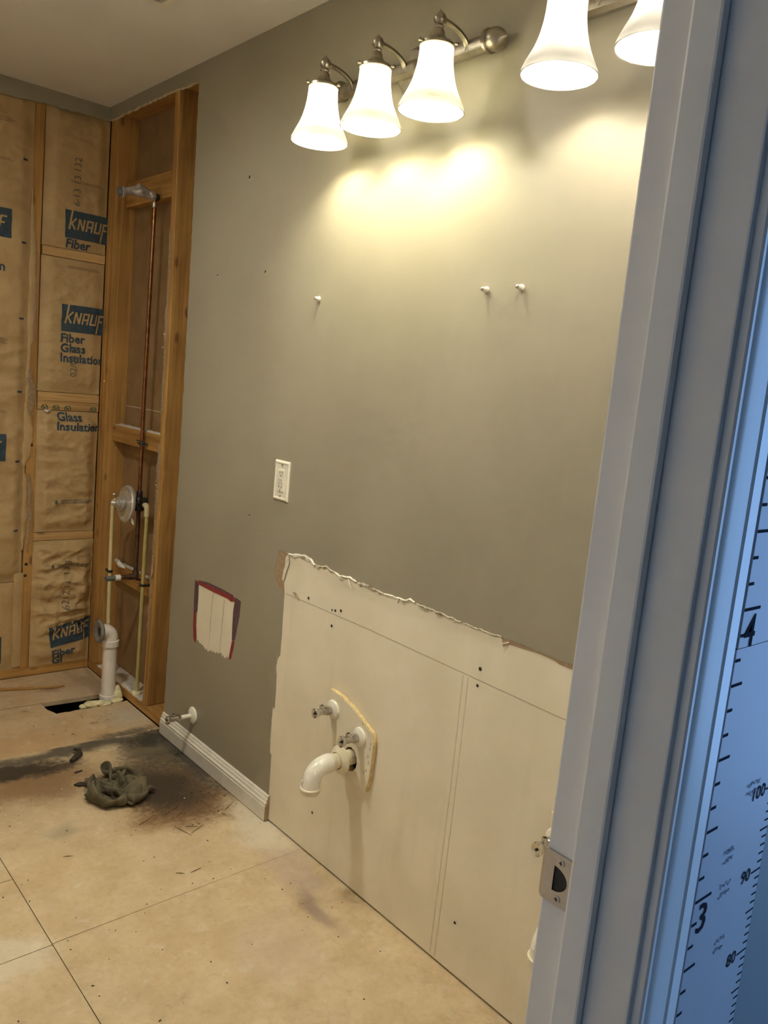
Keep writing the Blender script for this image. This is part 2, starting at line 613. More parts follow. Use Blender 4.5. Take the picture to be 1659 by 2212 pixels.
# ---- right wall: bare drywall sheet, skin of taupe paint, framing behind
CUT = [(0.3818, 0.8666), (0.4169, 0.865), (0.459, 0.8668), (0.5136, 0.8676), (0.5765, 0.868), (0.6303, 0.8669), (0.6929, 0.8664), (0.7524, 0.869), (0.8075, 0.8702), (0.865, 0.8724), (0.8841, 0.8776), (0.9013, 0.8679), (0.939, 0.8659), (0.9779, 0.8648), (1.0183, 0.8667), (1.0684, 0.8704), (1.1021, 0.8677), (1.1378, 0.874), (1.1725, 0.8673), (1.2097, 0.8727), (1.2387, 0.8802), (1.2662, 0.8739), (1.2998, 0.8721), (1.3109, 0.8813), (1.3466, 0.8881), (1.4018, 0.8809), (1.4325, 0.8754), (1.486, 0.8731)]
BROWNL = [(1.486, 0.8731), (1.4933, 0.8467), (1.5035, 0.8165), (1.5015, 0.7857), (1.4812, 0.7594), (1.4552, 0.7535), (1.4423, 0.7537)]
BAREL = [(1.4414, 0.7477), (1.4404, 0.7015), (1.4386, 0.6334), (1.4382, 0.5518), (1.4502, 0.5353), (1.4543, 0.5085), (1.4488, 0.4848), (1.445, 0.3769), (1.457, 0.3659), (1.4559, 0.2751), (1.4522, 0.224), (1.4438, 0.2209), (1.4409, 0.1164), (1.4388, 0.006)]
EDGE = jag([(2.19, .006), (2.183, .6), (2.18, 1.2), (2.186, 1.8), (2.20, 2.384)], .02, .0022, 11)
STRIP = jag([(2.20, 2.384), (2.45, 2.392), (2.72, 2.391), (2.981, 2.388)], .02, .003, 12)
TOP = [(2.981, H), (-.10, H)]
hole_c = (1.045, .378)
hole_l = [(hole_c[0] + .033 * math.cos(a * math.pi / 14), hole_c[1] + .037 * math.sin(a * math.pi / 14)) for a in range(28)]
wr = sheet('wall_right', [[(-.10, .006)] + [(2.19, .006)] + EDGE[1:] + STRIP[1:] + TOP, hole_l], wallx(0.0), .0125, 'bare')
struct(wr, 'bathroom wall, taupe paint above torn bare drywall')
PATCH = [(1.978, 0.6436), (1.8709, 0.6445), (1.7267, 0.6454), (1.7315, 0.613), (1.7301, 0.5573), (1.7268, 0.5099), (1.7373, 0.4499), (1.7608, 0.4399), (1.786, 0.4393), (1.7901, 0.4462), (1.8241, 0.4372), (1.8437, 0.4377), (1.869, 0.4298), (1.8986, 0.4256), (1.9235, 0.4349), (1.951, 0.4351), (1.9692, 0.4416), (1.9794, 0.4938), (1.9757, 0.5463), (1.9754, 0.5976)]
PATCHJ = jag(PATCH[:7], .02, .001, 4)[:-1] + jag(PATCH[6:17], .005, .0055, 8)[:-1] + jag(PATCH[16:] + PATCH[:1], .02, .001, 9)[:-1]
pl = sheet('paint_layer', [[(-.10, .866)] + jag(CUT, .012, .0016, 21)[:-1] + jag(BROWNL, .01, .0012, 22) + jag(BAREL, .02, .0012, 23) + [(2.188, .006)] + EDGE[1:] + STRIP[1:] + TOP, PATCHJ], wallx(-.0010), .0009, 'paint', wr)
pl['label'] = 'taupe painted skin of the wall'
def flake(name, pts, mat, x=-.0014, th=.0008):
    return sheet(name, [pts], wallx(x), th, mat, wr)
flake('paint_border', [(2.0055, 0.6556), (1.978, 0.6436), (1.9754, 0.5976), (1.9757, 0.5463), (1.9938, 0.5241), (1.9929, 0.4899), (1.998, 0.4884), (2.0058, 0.5897)], 'purple')['label'] = 'purple paint edge'
flake('paint_border', [(2.0004, 0.5482), (1.9848, 0.5353), (1.9777, 0.4943), (1.9696, 0.445), (1.9759, 0.4258), (1.9899, 0.4389), (1.9997, 0.488)], 'red', -.0016)['label'] = 'red paint edge'
flake('paint_border', [(2.0033, 0.6519), (1.9794, 0.6551), (1.8662, 0.6589), (1.7838, 0.6602), (1.7287, 0.66), (1.7209, 0.6469), (1.7503, 0.64), (1.7694, 0.6446), (1.8707, 0.6429), (1.978, 0.6436)], 'red', -.0016)['label'] = 'red paint edge'
flake('paint_border', [(1.9799, 0.6584), (1.9133, 0.6671), (1.8162, 0.6682), (1.7385, 0.6654), (1.7377, 0.6593), (1.7838, 0.6599), (1.8662, 0.6589), (1.9794, 0.6551)], 'purple')['label'] = 'purple paint edge'
flake('paint_border', [(1.7229, 0.6615), (1.6881, 0.658), (1.6889, 0.6088), (1.7, 0.558), (1.7068, 0.5192), (1.7271, 0.5114), (1.7301, 0.5573), (1.7315, 0.613), (1.7266, 0.6446)], 'purple')['label'] = 'purple paint edge'
flake('paint_border', [(1.7097, 0.5183), (1.712, 0.4902), (1.7244, 0.4458), (1.7377, 0.4416), (1.7377, 0.453), (1.7266, 0.5083)], 'red')['label'] = 'red paint edge'
for yy, zz in ((1.873, .64), (1.795, .635)):       # two ridges running down the unpainted patch
    b = B()
    b.tube([(.0004, yy, zz), (.0002, yy + .004, .55), (.0006, yy + .007, .44)], [.0016, .002, .0012], 8)
    b.build('patch_ridge', 'paper_grey', wr, True)
# torn paper along the old backsplash line
flake('torn_paper', BROWNL + [(1.452, .7852), (1.4526, .8282), (1.4515, .8591), (1.4375, .8731)], 'paper_brown', -.0004, .0004)
flake('torn_paper', [(0.5765, 0.868), (0.5136, 0.8676), (0.459, 0.8668), (0.4169, 0.865), (0.3818, 0.8666), (.2, .866), (.2, .855), (0.3966, 0.856), (0.413, 0.8564), (0.4212, 0.8593), (0.4476, 0.8617), (0.4743, 0.862), (0.5123, 0.859), (0.5516, 0.8573), (0.5673, 0.8465)], 'paper_brown', -.0004, .0004)
flake('torn_paper', [(1.4325, 0.8754), (1.4253, 0.8466), (1.4354, 0.8199), (1.4468, 0.7865), (1.4556, 0.7874), (1.453, 0.8158), (1.443, 0.8365)], 'paper_white', -.004, .0006)
def curl(name, top, w, out, mat, seed, sag=.3):
    """ragged strip of paper or caulk peeling off the cut line"""
    rnd = random.Random(seed)
    V, F = [], []
    n = len(top)
    for i, (y, z) in enumerate(top):
        ww = w * (.35 + .65 * rnd.random()) * (1 if 0 < i < n - 1 else .15)
        oo = out * (.3 + .7 * rnd.random())
        V += [(-.0012, y, z + .001), (-.0012 - oo, y, z - ww * .35), (-.0010 - oo * .35, y + rnd.uniform(-.002, .002), z - ww)]
        V += [(-.0008, y, z + .0005), (-.0006 - oo, y, z - ww * .33), (-.0003 - oo * .3, y, z - ww)]
    for i in range(n - 1):
        a, c = i * 6, i * 6 + 6
        for j, k in ((0, 1), (1, 2), (2, 5), (5, 4), (4, 3), (3, 0)):
            F.append((a + j, a + k, c + k, c + j))
    F += [(0, 3, 4, 1), (1, 4, 5, 2)]
    e = (n - 1) * 6
    F += [(e, e + 1, e + 4, e + 3), (e + 1, e + 2, e + 5, e + 4)]
    return B().add(V, F).build(name, mat, wr, True, angle=50)
cj = jag(CUT, .008, .002, 31)
def seg(y0, y1):
    return [p for p in cj if y0 <= p[0] <= y1]
curl('torn_edge', seg(1.29, 1.435), .016, .005, 'paper_white', 1)
curl('torn_edge', seg(1.20, 1.29), .010, .004, 'paper_grey', 2)
curl('torn_edge', seg(1.10, 1.205), .011, .004, 'paper_white', 3)
curl('torn_edge', seg(.985, 1.10), .010, .004, 'paper_grey', 4)
curl('torn_edge', seg(.90, .99), .008, .004, 'paper_white', 5)
curl('torn_edge', seg(.862, .905), .010, .006, 'paper_white', 6)
curl('torn_edge', seg(.70, .862), .006, .004, 'paper_grey', 7)
curl('torn_edge', seg(.575, .70), .004, .003, 'paper_grey', 8)
curl('torn_edge', [(1.456 - .0008 * (i % 3), .375 - .012 * i) for i in range(13)], .006, .001, 'paper_white', 9)
curl('torn_edge', [(1.453 - .0008 * (i % 3), .545 - .01 * i) for i in range(7)], .006, .001, 'paper_white', 10)
b = B(); b.tube([(-.001, 1.14, .870), (-.006, 1.128, .861), (-.010, 1.112, .848)], [.0012, .001, .0004], 6); b.build('torn_curl', 'paper_white', wr, True)
b = B(); b.tube([(-.001, .552, .862), (-.007, .565, .856), (-.010, .579, .848)], [.0012, .001, .0004], 6); b.build('torn_curl', 'paper_white', wr, True)
rnd = random.Random(77)
for k in range(22):
    y, z = cj[int(rnd.uniform(.30, .97) * len(cj))]
    a, h_ = rnd.uniform(.008, .026), rnd.uniform(.003, .010)
    zo = z - rnd.uniform(.0, .008)
    n_ = 6
    up = [(y - a / 2 + a * q / n_, zo + h_ * .5 * rnd.uniform(.3, 1) * math.sin(math.pi * (q + .5) / (n_ + 1))) for q in range(n_ + 1)]
    dn = [(y - a / 2 + a * q / n_, zo - h_ * .6 * rnd.uniform(.3, 1) * math.sin(math.pi * (q + .5) / (n_ + 1))) for q in range(n_ + 1)]
    flake('paper_flake', up + dn[::-1], ('paper_white', 'paper_grey', 'paper_tan', 'paper_white')[k % 4], -.0022 - .0012 * (k % 3), .0007)
# pencil line, taped joint, nail holes
PENCIL = [(1.4362, 0.749), (1.0347, 0.752), (0.7546, 0.7488), (0.6748, 0.7481), (0.3847, 0.7451), (.0, .742)]
flake('pencil_line', [(y, z + .0008) for y, z in PENCIL] + [(y, z - .0008) for y, z in reversed(PENCIL)], 'pencil', -.0003, .0003)
for yy in (.681, .664):
    b = B()
    b.tube([(.0012, yy - .001, .742), (.0010, yy - .003, .5), (.0009, yy + .001, .2), (.0011, yy + .004, .012)], .0024, 8)
    b.build('joint_ridge', 'bare', wr, True)
    flake('joint_line', [(yy - .0045, .742), (yy - .0055, .5), (yy - .002, .2), (yy + .001, .012), (yy + .0035, .012), (yy + .0005, .2), (yy - .0038, .5), (yy - .0030, .742)], 'joint_dark', -.0003, .0003)  # dark line in the colour, where frontal light leaves the ridge unseen
for i, (y, z, r) in enumerate([(1.8161, 2.0165, .006), (1.6823, 1.7185, .005), (1.982, 1.7193, .004), (1.6716, .95, .004), (1.1988, .7606, .003), (1.1838, .7633, .0042), (1.1589, .7701, .0042), (1.3157, .7655, .0045), (1.1945, .7154, .0045), (.6267, .7752, .005), (.6292, .7337, .004), (.6127, .1361, .004), (1.2079, .1371, .004)]):
    B().lathe([(r, 0), (r * .9, .0006)], (-.0012, y, z), (-1, 0, 0), 8).build('nail_hole', 'slot', wr)
    if z > .9:
        B().lathe([(r * 1.7, 0), (r * 1.5, .0008)], (-.0006, y - r * .2, z - r * .5), (-1, 0, 0), 10).build('nail_hole_rim', 'paper_grey', wr)
b = B(); b.add([(-.0012, 1.397, .762), (-.004, 1.375, .752), (-.0035, 1.362, .745), (-.001, 1.366, .757), (-.001, 1.385, .766)], [(0, 1, 2, 3, 4)]); b.build('torn_paper', 'paper_brown', wr)
# framing of the right wall
def stud(name, x0, x1, y0, y1, z0, z1, mat, parent, bow=0.):
    n = 8
    rings = []
    for i in range(n + 1):
        t = i / n
        z = z0 + (z1 - z0) * t
        d = -bow * math.sin(math.pi * t)
        rings.append([(x0 + .002, y0 + d, z), (x1, y0 + d, z), (x1, y1 + d, z), (x0 + .002, y1 + d, z), (x0, y1 - .002 + d, z), (x0, y0 + .002 + d, z)])
    return B().ring(rings).build(name, mat, parent)
stud('stud', XS, XC, 2.918, 2.956, .038, 2.405, 'wood_z', wr)
stud('stud', XS, XC, 2.9565, 2.9935, .038, 2.405, 'wood_z', wr)
stud('stud', XS, XC, 2.372, 2.410, .038, 2.405, 'wood_z', wr, .03)
B().box(XS, XC, -.10, 2.994, 0, .036).build('sole_plate', 'wood_y', wr, bevel=.0015)
B().box(XS, XC, -.10, 2.994, 2.405, 2.4395).build('top_plate', 'wood_y', wr)
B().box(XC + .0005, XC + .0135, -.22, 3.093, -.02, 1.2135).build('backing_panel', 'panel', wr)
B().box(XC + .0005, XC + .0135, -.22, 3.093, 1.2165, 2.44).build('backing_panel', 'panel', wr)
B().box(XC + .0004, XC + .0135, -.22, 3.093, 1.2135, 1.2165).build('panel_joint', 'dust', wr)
B().box(.060, .0985, 2.411, 2.917, 2.045, 2.142).build('blocking', 'wood_y', wr, bevel=.001)
B().box(.046, .098, 2.381, 2.917, 1.06, 1.13).build('blocking', 'wood_y', wr, bevel=.001)
B().box(.072, .098, 2.39, 2.917, .445, .52).build('blocking', 'wood_y', wr, bevel=.001)
def rough_slab(name, x0, x1, y0, y1, z, h, mat, parent, seed, nx=5, ny=30):
    """thin uneven crust lying on a ledge"""
    rnd = random.Random(seed)
    V, F = [], []
    for i in range(nx + 1):
        for j in range(ny + 1):
            e = i in (0, nx) or j in (0, ny)
            V.append((x0 + (x1 - x0) * i / nx + (rnd.uniform(-.003, .003) if e else 0), y0 + (y1 - y0) * j / ny, z + (.0003 if e else h * (.3 + .7 * rnd.random()))))
    for i in range(nx):
        for j in range(ny):
            a = i * (ny + 1) + j
            F.append((a, a + 1, a + ny + 2, a + ny + 1))
    return B().add(V, F).build(name, mat, parent, True)
rough_slab('dust_crust', .047, .090, 2.40, 2.91, 1.1302, .008, 'dust', wr, 1)
rough_slab('dust_crust', .074, .096, 2.42, 2.90, .5202, .006, 'dust', wr, 2)
rough_slab('dust_crust', .016, .10, 2.43, 2.90, .0362, .004, 'dust', wr, 3, 8, 40)
# ragged paper left on the stud edge
for i, (z0, z1, w) in enumerate([(.35, .62, .014), (.62, .95, .012), (.96, 1.10, .020), (1.22, 1.50, .008), (1.50, 1.62, .018), (1.62, 1.9, .006)]):
    rnd = random.Random(40 + i)
    n = 14
    lft = [(2.408 - .03 * math.sin(math.pi * (z0 + (z1 - z0) * k / n) / 2.4) + w * (.3 + .7 * rnd.random()), z0 + (z1 - z0) * k / n) for k in range(n + 1)]
    rgt = [(2.396 - .03 * math.sin(math.pi * z / 2.4) , z) for y, z in lft]
    sheet('paper_scrap', [lft + rgt[::-1]], wallx(XS - .0012), .001, 'paper_tan' if i % 2 else 'paper_brown', wr)
B().tube([(XS - .002, 2.374, .66), (XS - .006, 2.369, .60), (XS - .008, 2.372, .575), (XS - .003, 2.382, .57), (XS - .001, 2.386, .60)], .003, 8).build('paper_scrap', 'paper_brown', wr, True)
for (y, z, s) in ((2.385, .955, .010), (2.385, .94, .011), (2.37, .905, .006), (2.385, 1.52, .012), (2.392, 1.47, .010), (2.366, .66, .006), (2.38, .52, .012)):
    B().add([(XS - .002, y + s, z), (XS - .006, y, z + s * .35), (XS - .002, y - s, z + s * .1), (XS - .001, y, z - s * .25)], [(0, 1, 2), (0, 2, 3), (0, 3, 1), (1, 3, 2)]).build('plaster_chip', 'gypsum', wr)
B().tube([(XS + .03, 2.3715, 1.545), (XS + .03, 2.366, 1.50), (XS + .036, 2.368, 1.485), (XS + .045, 2.3715, 1.49)], .0035, 8).build('bent_nail', 'bark', wr, True)

# ---- back wall: studs, blocking, plates, strip of drywall under the ceiling
wb = sheet('wall_back', [jag([(-1.60, 2.372), (-.9, 2.37), (-.43, 2.372), (-.36, 2.372), (-.29, 2.378), (-.24, 2.383), (-.1, 2.384), (-.0005, 2.388)], .018, .004, 51) + [(-.0005, H), (-1.60, H)]], lambda u, v, d: (u, 2.981 + d, v), .0125, 'paint')
struct(wb, 'back wall stripped to its studs, a strip of taupe drywall left under the ceiling')
STX = [(-.2925, -.2545), (-.699, -.661), (-1.105, -1.067), (-1.512, -1.474)]
for x0, x1 in STX:
    rings = []
    for i in range(9):
        z = .038 + (2.402 - .038) * i / 8
        d = .004 * math.sin(i / 8 * math.pi * 2)
        rings.append([(x0 + d, YB, z), (x1 + d, YB, z), (x1 + d, YB + .089, z), (x0 + d, YB + .089, z)])
    B().ring(rings).build('stud', 'wood_z', wb, bevel=.002)
B().box(-1.60, XS - .001, YB - .0005, YB + .089, 0, .0375).build('sole_plate', 'wood_x', wb, bevel=.0015)
B().box(-1.60, XS - .001, YB, YB + .089, 2.4025, 2.4395).build('top_plate', 'wood_x', wb)
for z0, z1, mt in ((1.806, 1.842, 'wood_x_light'), (1.2115, 1.2475, 'wood_x_light'), (1.174, 1.2105, 'wood_x_light'), (.607, .641, 'wood_x_light')):
    B().box(-.2505, .010, YB - .001, YB + .06, z0, z1).build('blocking', mt, wb, bevel=.0012)
for k, x in enumerate((-.222, -.175, -.125, -.014)):
    b = B()
    vs, fs = strokes([(-.012, 0, -.012, .010), (-.012, .010, -.006, .016), (-.006, .016, -.002, .016), (.012, 0, .012, .010), (.012, .010, .006, .016), (.006, .016, .002, .016), (-.003, 0, -.003, .012), (.003, 0, .003, .008)], .0045)
    b.add([(x + u, YB - .0016, 1.176 + v) for u, v in vs], fs)
    b.build('green_stamp', 'ink_green', wb)
B().tube([(-.222, YB - .004, 1.170), (-.212, YB - .012, 1.167), (-.198, YB - .004, 1.171)], [.004, .006, .002], 8).build('plaster_chip', 'gypsum', wb, True)
for x, z in ((-.276, .505), (-.279, .455), (-.27, 1.02)):
    B().lathe([(.007, 0), (.006, .0008)], (x, YB - .0002, z), (0, -1, 0), 12).build('knot', 'bark', wb)
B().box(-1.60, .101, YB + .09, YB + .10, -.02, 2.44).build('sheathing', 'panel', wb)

# ---- left wall and door wall
struct(B().box(-1.62, -1.601, -.2185, 3.094, 0, H).build('wall_left', 'wall_plain'), 'plain painted wall of the bathroom')
YH, YJ = -.2185, -.101          # hall face and bathroom face of the door wall
XJ = -.705
b = B()
b.box(-.686, .101, YH, YJ, 0, H)
b.box(-1.60, -1.5945, YH, YJ, 0, H)
b.box(-1.5945, -.686, YH, YJ, 2.06, H)
wf = struct(b.build('wall_front', 'wall_plain'), 'wall with the bathroom doorway')
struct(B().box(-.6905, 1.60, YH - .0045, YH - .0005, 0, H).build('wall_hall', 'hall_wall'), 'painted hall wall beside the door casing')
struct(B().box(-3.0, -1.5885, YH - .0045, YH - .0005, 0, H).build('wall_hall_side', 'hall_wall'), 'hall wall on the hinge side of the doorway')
struct(B().box(-3.04, -3.002, -3.2, -.2190, 0, H).build('wall_hall_left', 'hall_wall'), 'unseen end wall of the hall, added to block blue light')  # added out of view, keeps blue world light off the jamb face
struct(B().box(-3.04, 1.6, -3.24, -3.202, 0, H).build('wall_hall_far', 'hall_wall'), 'unseen hall wall across from the bathroom door, added to block blue light')  # also unseen, added to shut out world light behind the camera
door = thing('door_1', (XJ, -.16, 0), 'white painted door frame in the foreground', 'door frame')
del door['category']
struct(door)
B().box(XJ, -.6862, YH, YJ, 0, 2.06).build('jamb', 'trim', door, bevel=.0022)
B().box(-1.594, -1.5755, YH, YJ, 0, 2.06).build('jamb', 'trim', door, bevel=.0022)
B().box(-1.5750, XJ - .0005, YH, YJ, 2.042, 2.0598).build('head_jamb', 'trim', door, bevel=.0022)
B().box(XJ - .0115, XJ, -.1705, -.139, 0, 2.0415).build('door_stop', 'trim', door, bevel=.003)
B().box(-1.5750, -1.5635, -.1705, -.139, 0, 2.0415).build('door_stop', 'trim', door, bevel=.003)
# casing on the hall side: moulded profile (x, depth)
PROF = [(-.6985, 0), (-.6985, .0085), (-.6965, .0105), (-.692, .0105), (-.689, .0125), (-.684, .0135), (-.672, .0145), (-.662, .0155), (-.660, .0145), (-.657, .0165), (-.645, .0165), (-.6405, .0165), (-.6395, .0155), (-.6395, 0)]
trim = B()
trim.ring([[(x, YH - d, z) for x, d in PROF] for z in (0, 2.12)])
trim = struct(trim.build('trim_1', 'trim', None, True, angle=25), 'white moulded door casing on the hall side')
b = B()
b.ring([[(-1.5815 - (x + .6985), YH - d, z) for x, d in PROF] for z in (0, 2.12)])
struct(b.build('trim_2', 'trim', None, True, angle=25), 'white moulded door casing, far side of the doorway')
# strike plate
sp = B()
SPZ = .900
D = [(-.1135, SPZ + .014)] + [(-.1135 - .018 * math.sin(math.pi * k / 12), SPZ + .014 * math.cos(math.pi * k / 12)) for k in range(1, 12)] + [(-.1135, SPZ - .014)]
lp = [(-.1385, SPZ - .0285), (-.1385, SPZ + .0285), (-.101, SPZ + .0285), (-.101, SPZ - .0285)]
V, F = sheet_geo([lp, D], lambda u, v, d: (XJ - .0018 + d, u, v), .0016)
sp.add(V, F)
lipz = lambda t: .0285 - .006 * t
rings = []
for k in range(6):
    a = k / 5 * 1.2
    yy, xx = -.101 + .006 * math.sin(a), XJ - .0018 + .006 * (1 - math.cos(a))
    h_ = lipz(k / 5)
    rings.append([(xx, yy, SPZ - h_), (xx, yy, SPZ + h_), (xx + .0014, yy - .0006, SPZ + h_), (xx + .0014, yy - .0006, SPZ - h_)])
sp.ring(rings)
spo = sp.build('strike_plate', 'steel', door)
spo['label'] = 'satin nickel strike plate'
b = B()
b.ring([[(XJ - .0004 + d, y, z) for y, z in D] for d in (0, .0003)], False, True)
b.build('latch_pocket', 'slot', spo)
for dz in (.0205, -.0205):
    B().lathe([(.0042, 0), (.0040, .0008), (.002, .0012)], (XJ - .0018, -.1215, SPZ + dz), (-1, 0, 0), 14).build('screw', 'steel', spo, True)
    b = B()
    vs, fs = strokes([(-.0024, 0, .0024, 0), (0, -.0024, 0, .0024)], .0009)
    b.add([(XJ - .0034, -.1215 + u, SPZ + dz + v) for u, v in vs], fs)
    b.build('screw_slot', 'slot', spo)

# ---- baseboard
BP = [(0, .003), (.0145, .003), (.0145, .050), (.0120, .0525), (.0135, .055), (.0135, .060), (.0105, .064), (.0080, .066), (.0095, .068), (.0080, .073), (.0050, .076), (.0055, .079), (.003, .084), (0, .086)]
b = B()
b.ring([[(-.0015 - d, y, z) for d, z in BP] for y in (1.434, 2.188)])
struct(b.build('baseboard_right', 'baseboard', None, True, angle=20), 'white moulded baseboard left between the tub area and the bare drywall')
B().ring([[(-.0014 - d * .98, y, z) for d, z in BP] for y in (1.4325, 1.4338)]).build('raw_end', 'paper_brown', bpy.data.objects['baseboard_right'])

# =================================================================== THINGS
# ---- insulation batts
def batt(x0, x1, z0, z1, label, amp, seed, bulge=.010, tuck=.006, fold=None, res=.0055, calm=0):
    off = Vector((seed * 3.1, seed * 1.7, seed * .9))
    def surf(x, z):
        u = (x - x0) / (x1 - x0)
        v = (z - z0) / (z1 - z0)
        u = min(1, max(0, u)); v = min(1, max(0, v))
        eu = min(u, 1 - u) * (x1 - x0)
        ev = min(v, 1 - v) * (z1 - z0)
        e = min(1, eu / .05) * min(1, ev / .05)
        e = e * e * (3 - 2 * e)
        p = Vector((x, 0, z))
        wv = noise.noise(p * 4 + off)
        r1 = 1 - abs(noise.noise(Vector((x * 6 + wv * .8, 0, z * 15)) + off)) * 2.2
        r2 = 1 - abs(noise.noise(Vector((x * 17, wv, z * 24)) + off * 2)) * 2.0
        r3 = 1 - abs(noise.noise(Vector((x * 38, 0, z * 44 + wv)) + off * 3)) * 2.0
        am = amp * (1 - .72 * min(1, max(0, (calm - z) / .05))) if calm else amp
        h = am * (.9 * r1 + .5 * r2 + .22 * r3 + .8 * wv)
        if fold:
            h += fold(x, z)
        return YB + tuck - bulge * e - h * (.25 + .75 * e)
    nx = max(6, int((x1 - x0) / res)); nz = max(6, int((z1 - z0) / res))
    V, F = [], []
    for i in range(nx + 1):
        for j in range(nz + 1):
            x = x0 + (x1 - x0) * i / nx
            z = z0 + (z1 - z0) * j / nz
            V.append((x, surf(x, z), z))
    for i in range(nx):
        for j in range(nz):
            a = i * (nz + 1) + j
            F.append((a, a + nz + 1, a + nz + 2, a + 1))
    # sides and back of the batt
    k = len(V)
    per = [i * (nz + 1) for i in range(nx + 1)] + [nx * (nz + 1) + j for j in range(1, nz + 1)] + [i * (nz + 1) + nz for i in range(nx - 1, -1, -1)] + [j for j in range(nz - 1, 0, -1)]
    V += [(V[i][0], YB + .080, V[i][2]) for i in per]
    n = len(per)
    for i in range(n):
        F.append((per[i], per[(i + 1) % n], k + (i + 1) % n, k + i))
    F.append(tuple(range(k, k + n)))
    o = B().add(V, F).build('insulation_batt', 'kraft', None, True, angle=70)
    tag(o, label, 'insulation', 'kraft faced insulation batts between the studs')
    return o, surf

def place_on(surf, x, z, ang=0., lift=.0016):
    ca, sa = math.cos(ang), math.sin(ang)
    def f(u, v):
        xx, zz = x + u * ca - v * sa, z + u * sa + v * ca
        return (xx, surf(xx, zz) - lift, zz)
    return f

def grid_geo(w, h, n=1):
    return [(0, 0), (w, 0), (w, h), (0, h)], [(0, 1, 2, 3)]

def logo(o, surf, x, z, ang=0., w=.205, h=.112):
    """dark printed block with tall slanted lettering left open"""
    draped('printed_block', grid_geo(w, h), place_on(surf, x, z, ang, .0013), 'ink_blue', o)
    s = .0475
    L = []
    def add(ch, ox):
        for a in ch:
            L.append((ox + a[0] * s, a[1] * s, ox + a[2] * s, a[3] * s))
    adv = .74 * s
    add([(0, -.05, 0, 1.72), (.05, .42, .46, 1.0), (.10, .55, .50, 0)], 0)
    add([(0, 0, 0, 1), (.03, .93, .42, .07), (.45, 0, .45, 1)], adv)
    add([(0, 0, 0, 1), (.45, 0, .45, 1), (0, .92, .45, .92), (0, .42, .45, .42)], adv * 2)
    add([(0, 0, 0, 1), (.45, 0, .45, 1), (0, .08, .45, .08)], adv * 3)
    add([(0, -.72, 0, 1), (0, .92, .46, .92), (0, .42, .36, .42)], adv * 4)
    vs, fs = strokes(L, .0072, .18)
    draped('printed_lettering', (vs, fs), place_on(surf, x + .016 * math.cos(ang) - .036 * math.sin(ang), z + .036 * math.cos(ang) + .016 * math.sin(ang), ang, .0024), 'kraft', o)

def printed(o, surf, s, size, x, z, mat='ink_blue', ang=0., bold=.0, lift=.0016):
    return draped('printed_text', text_geo(s, size, bold), place_on(surf, x, z, ang, lift), mat, o)

def fineprint(o, surf, x, z, w=.14, n=3, mat='ink_faint'):
    L = [(0, -k * .0062, w - (0 if k % 2 else .012), -k * .0062) for k in range(n)]
    draped('printed_lines', strokes(L, .0020), place_on(surf, x, z), mat, o)

def flame(o, surf, x, z):
    vs = [(-.006, .002), (-.003, -.004), (.004, -.004), (.007, .002), (.004, .008), (.001, .016), (-.001, .010), (-.004, .012)]
    draped('printed_flame', (vs, [tuple(range(8))]), place_on(surf, x, z), 'ink_grey', o)

X0, X1 = -.2525, .0105
q, sf = batt(X0, X1, 1.844, 2.395, 'topmost kraft insulation batt beside the corner stud, under the ceiling', .0042, 1)
logo(q, sf, -.166, 1.888)
printed(q, sf, 'Fiber', .050, -.160, 1.850, bold=.0014)
printed(q, sf, '6-13 13 132', .040, -.108, 2.018, 'ink_grey', math.pi / 2, -.0004)
fineprint(q, sf, -.150, 2.118, .14, 2)
q, sf = batt(X0, X1, 1.2495, 1.804, 'kraft insulation batt with full blue print, between the top and middle blocking', .0062, 2)
logo(q, sf, -.168, 1.506)
for k, s in enumerate(('Fiber', 'Glass', 'Insulation')):
    printed(q, sf, s, .050, -.170, 1.462 - .041 * k, bold=.0014)
printed(q, sf, '02/08 C', .040, -.098, 1.318, 'ink_grey', math.pi / 2, -.0004)
fineprint(q, sf, -.150, 1.775, .14, 2)
q, sf = batt(X0, X1, .643, 1.172, 'wrinkled kraft insulation batt just below the green stamped blocking', .0092, 3, .016)
for k, s in enumerate(('Glass', 'Insulation')):
    printed(q, sf, s, .050, -.173, 1.130 - .041 * k, bold=.0014)
flame(q, sf, -.165, .772)
fineprint(q, sf, -.145, .785, .14, 3, 'ink_grey')
def lowfold(x, z):
    h = 0
    d = (z - .255) - (x + .10) * .55
    h += .022 * max(0, 1 - abs(d - .05) / .06) * max(0, 1 - abs(x + .09) / .16)
    d2 = (z - .44) + (x + .2) * .2
    h += .016 * max(0, 1 - abs(d2) / .05)
    d3 = (z - .20) + (x + .03) * .9
    h -= .022 * max(0, 1 - abs(d3) / .02) * (1 if x > -.05 else 0)
    return h
q, sf = batt(X0, X1, .0385, .605, 'badly crumpled kraft insulation batt at the bottom beside the corner stud', .0165, 4, .012, .002, lowfold, .0045, .225)
logo(q, sf, -.165, .118, .16, .20, .100)
printed(q, sf, 'Fiber', .050, -.158, .070, ang=.13, bold=.0014)
printed(q, sf, 'Gl', .050, -.153, .036, ang=.10, bold=.0014)
printed(q, sf, '6212 11 13 3', .042, -.100, .295, 'ink_grey', math.pi / 2 - .05, -.0004)
flame(q, sf, -.170, .488)
fineprint(q, sf, -.150, .498, .14, 3, 'ink_grey')
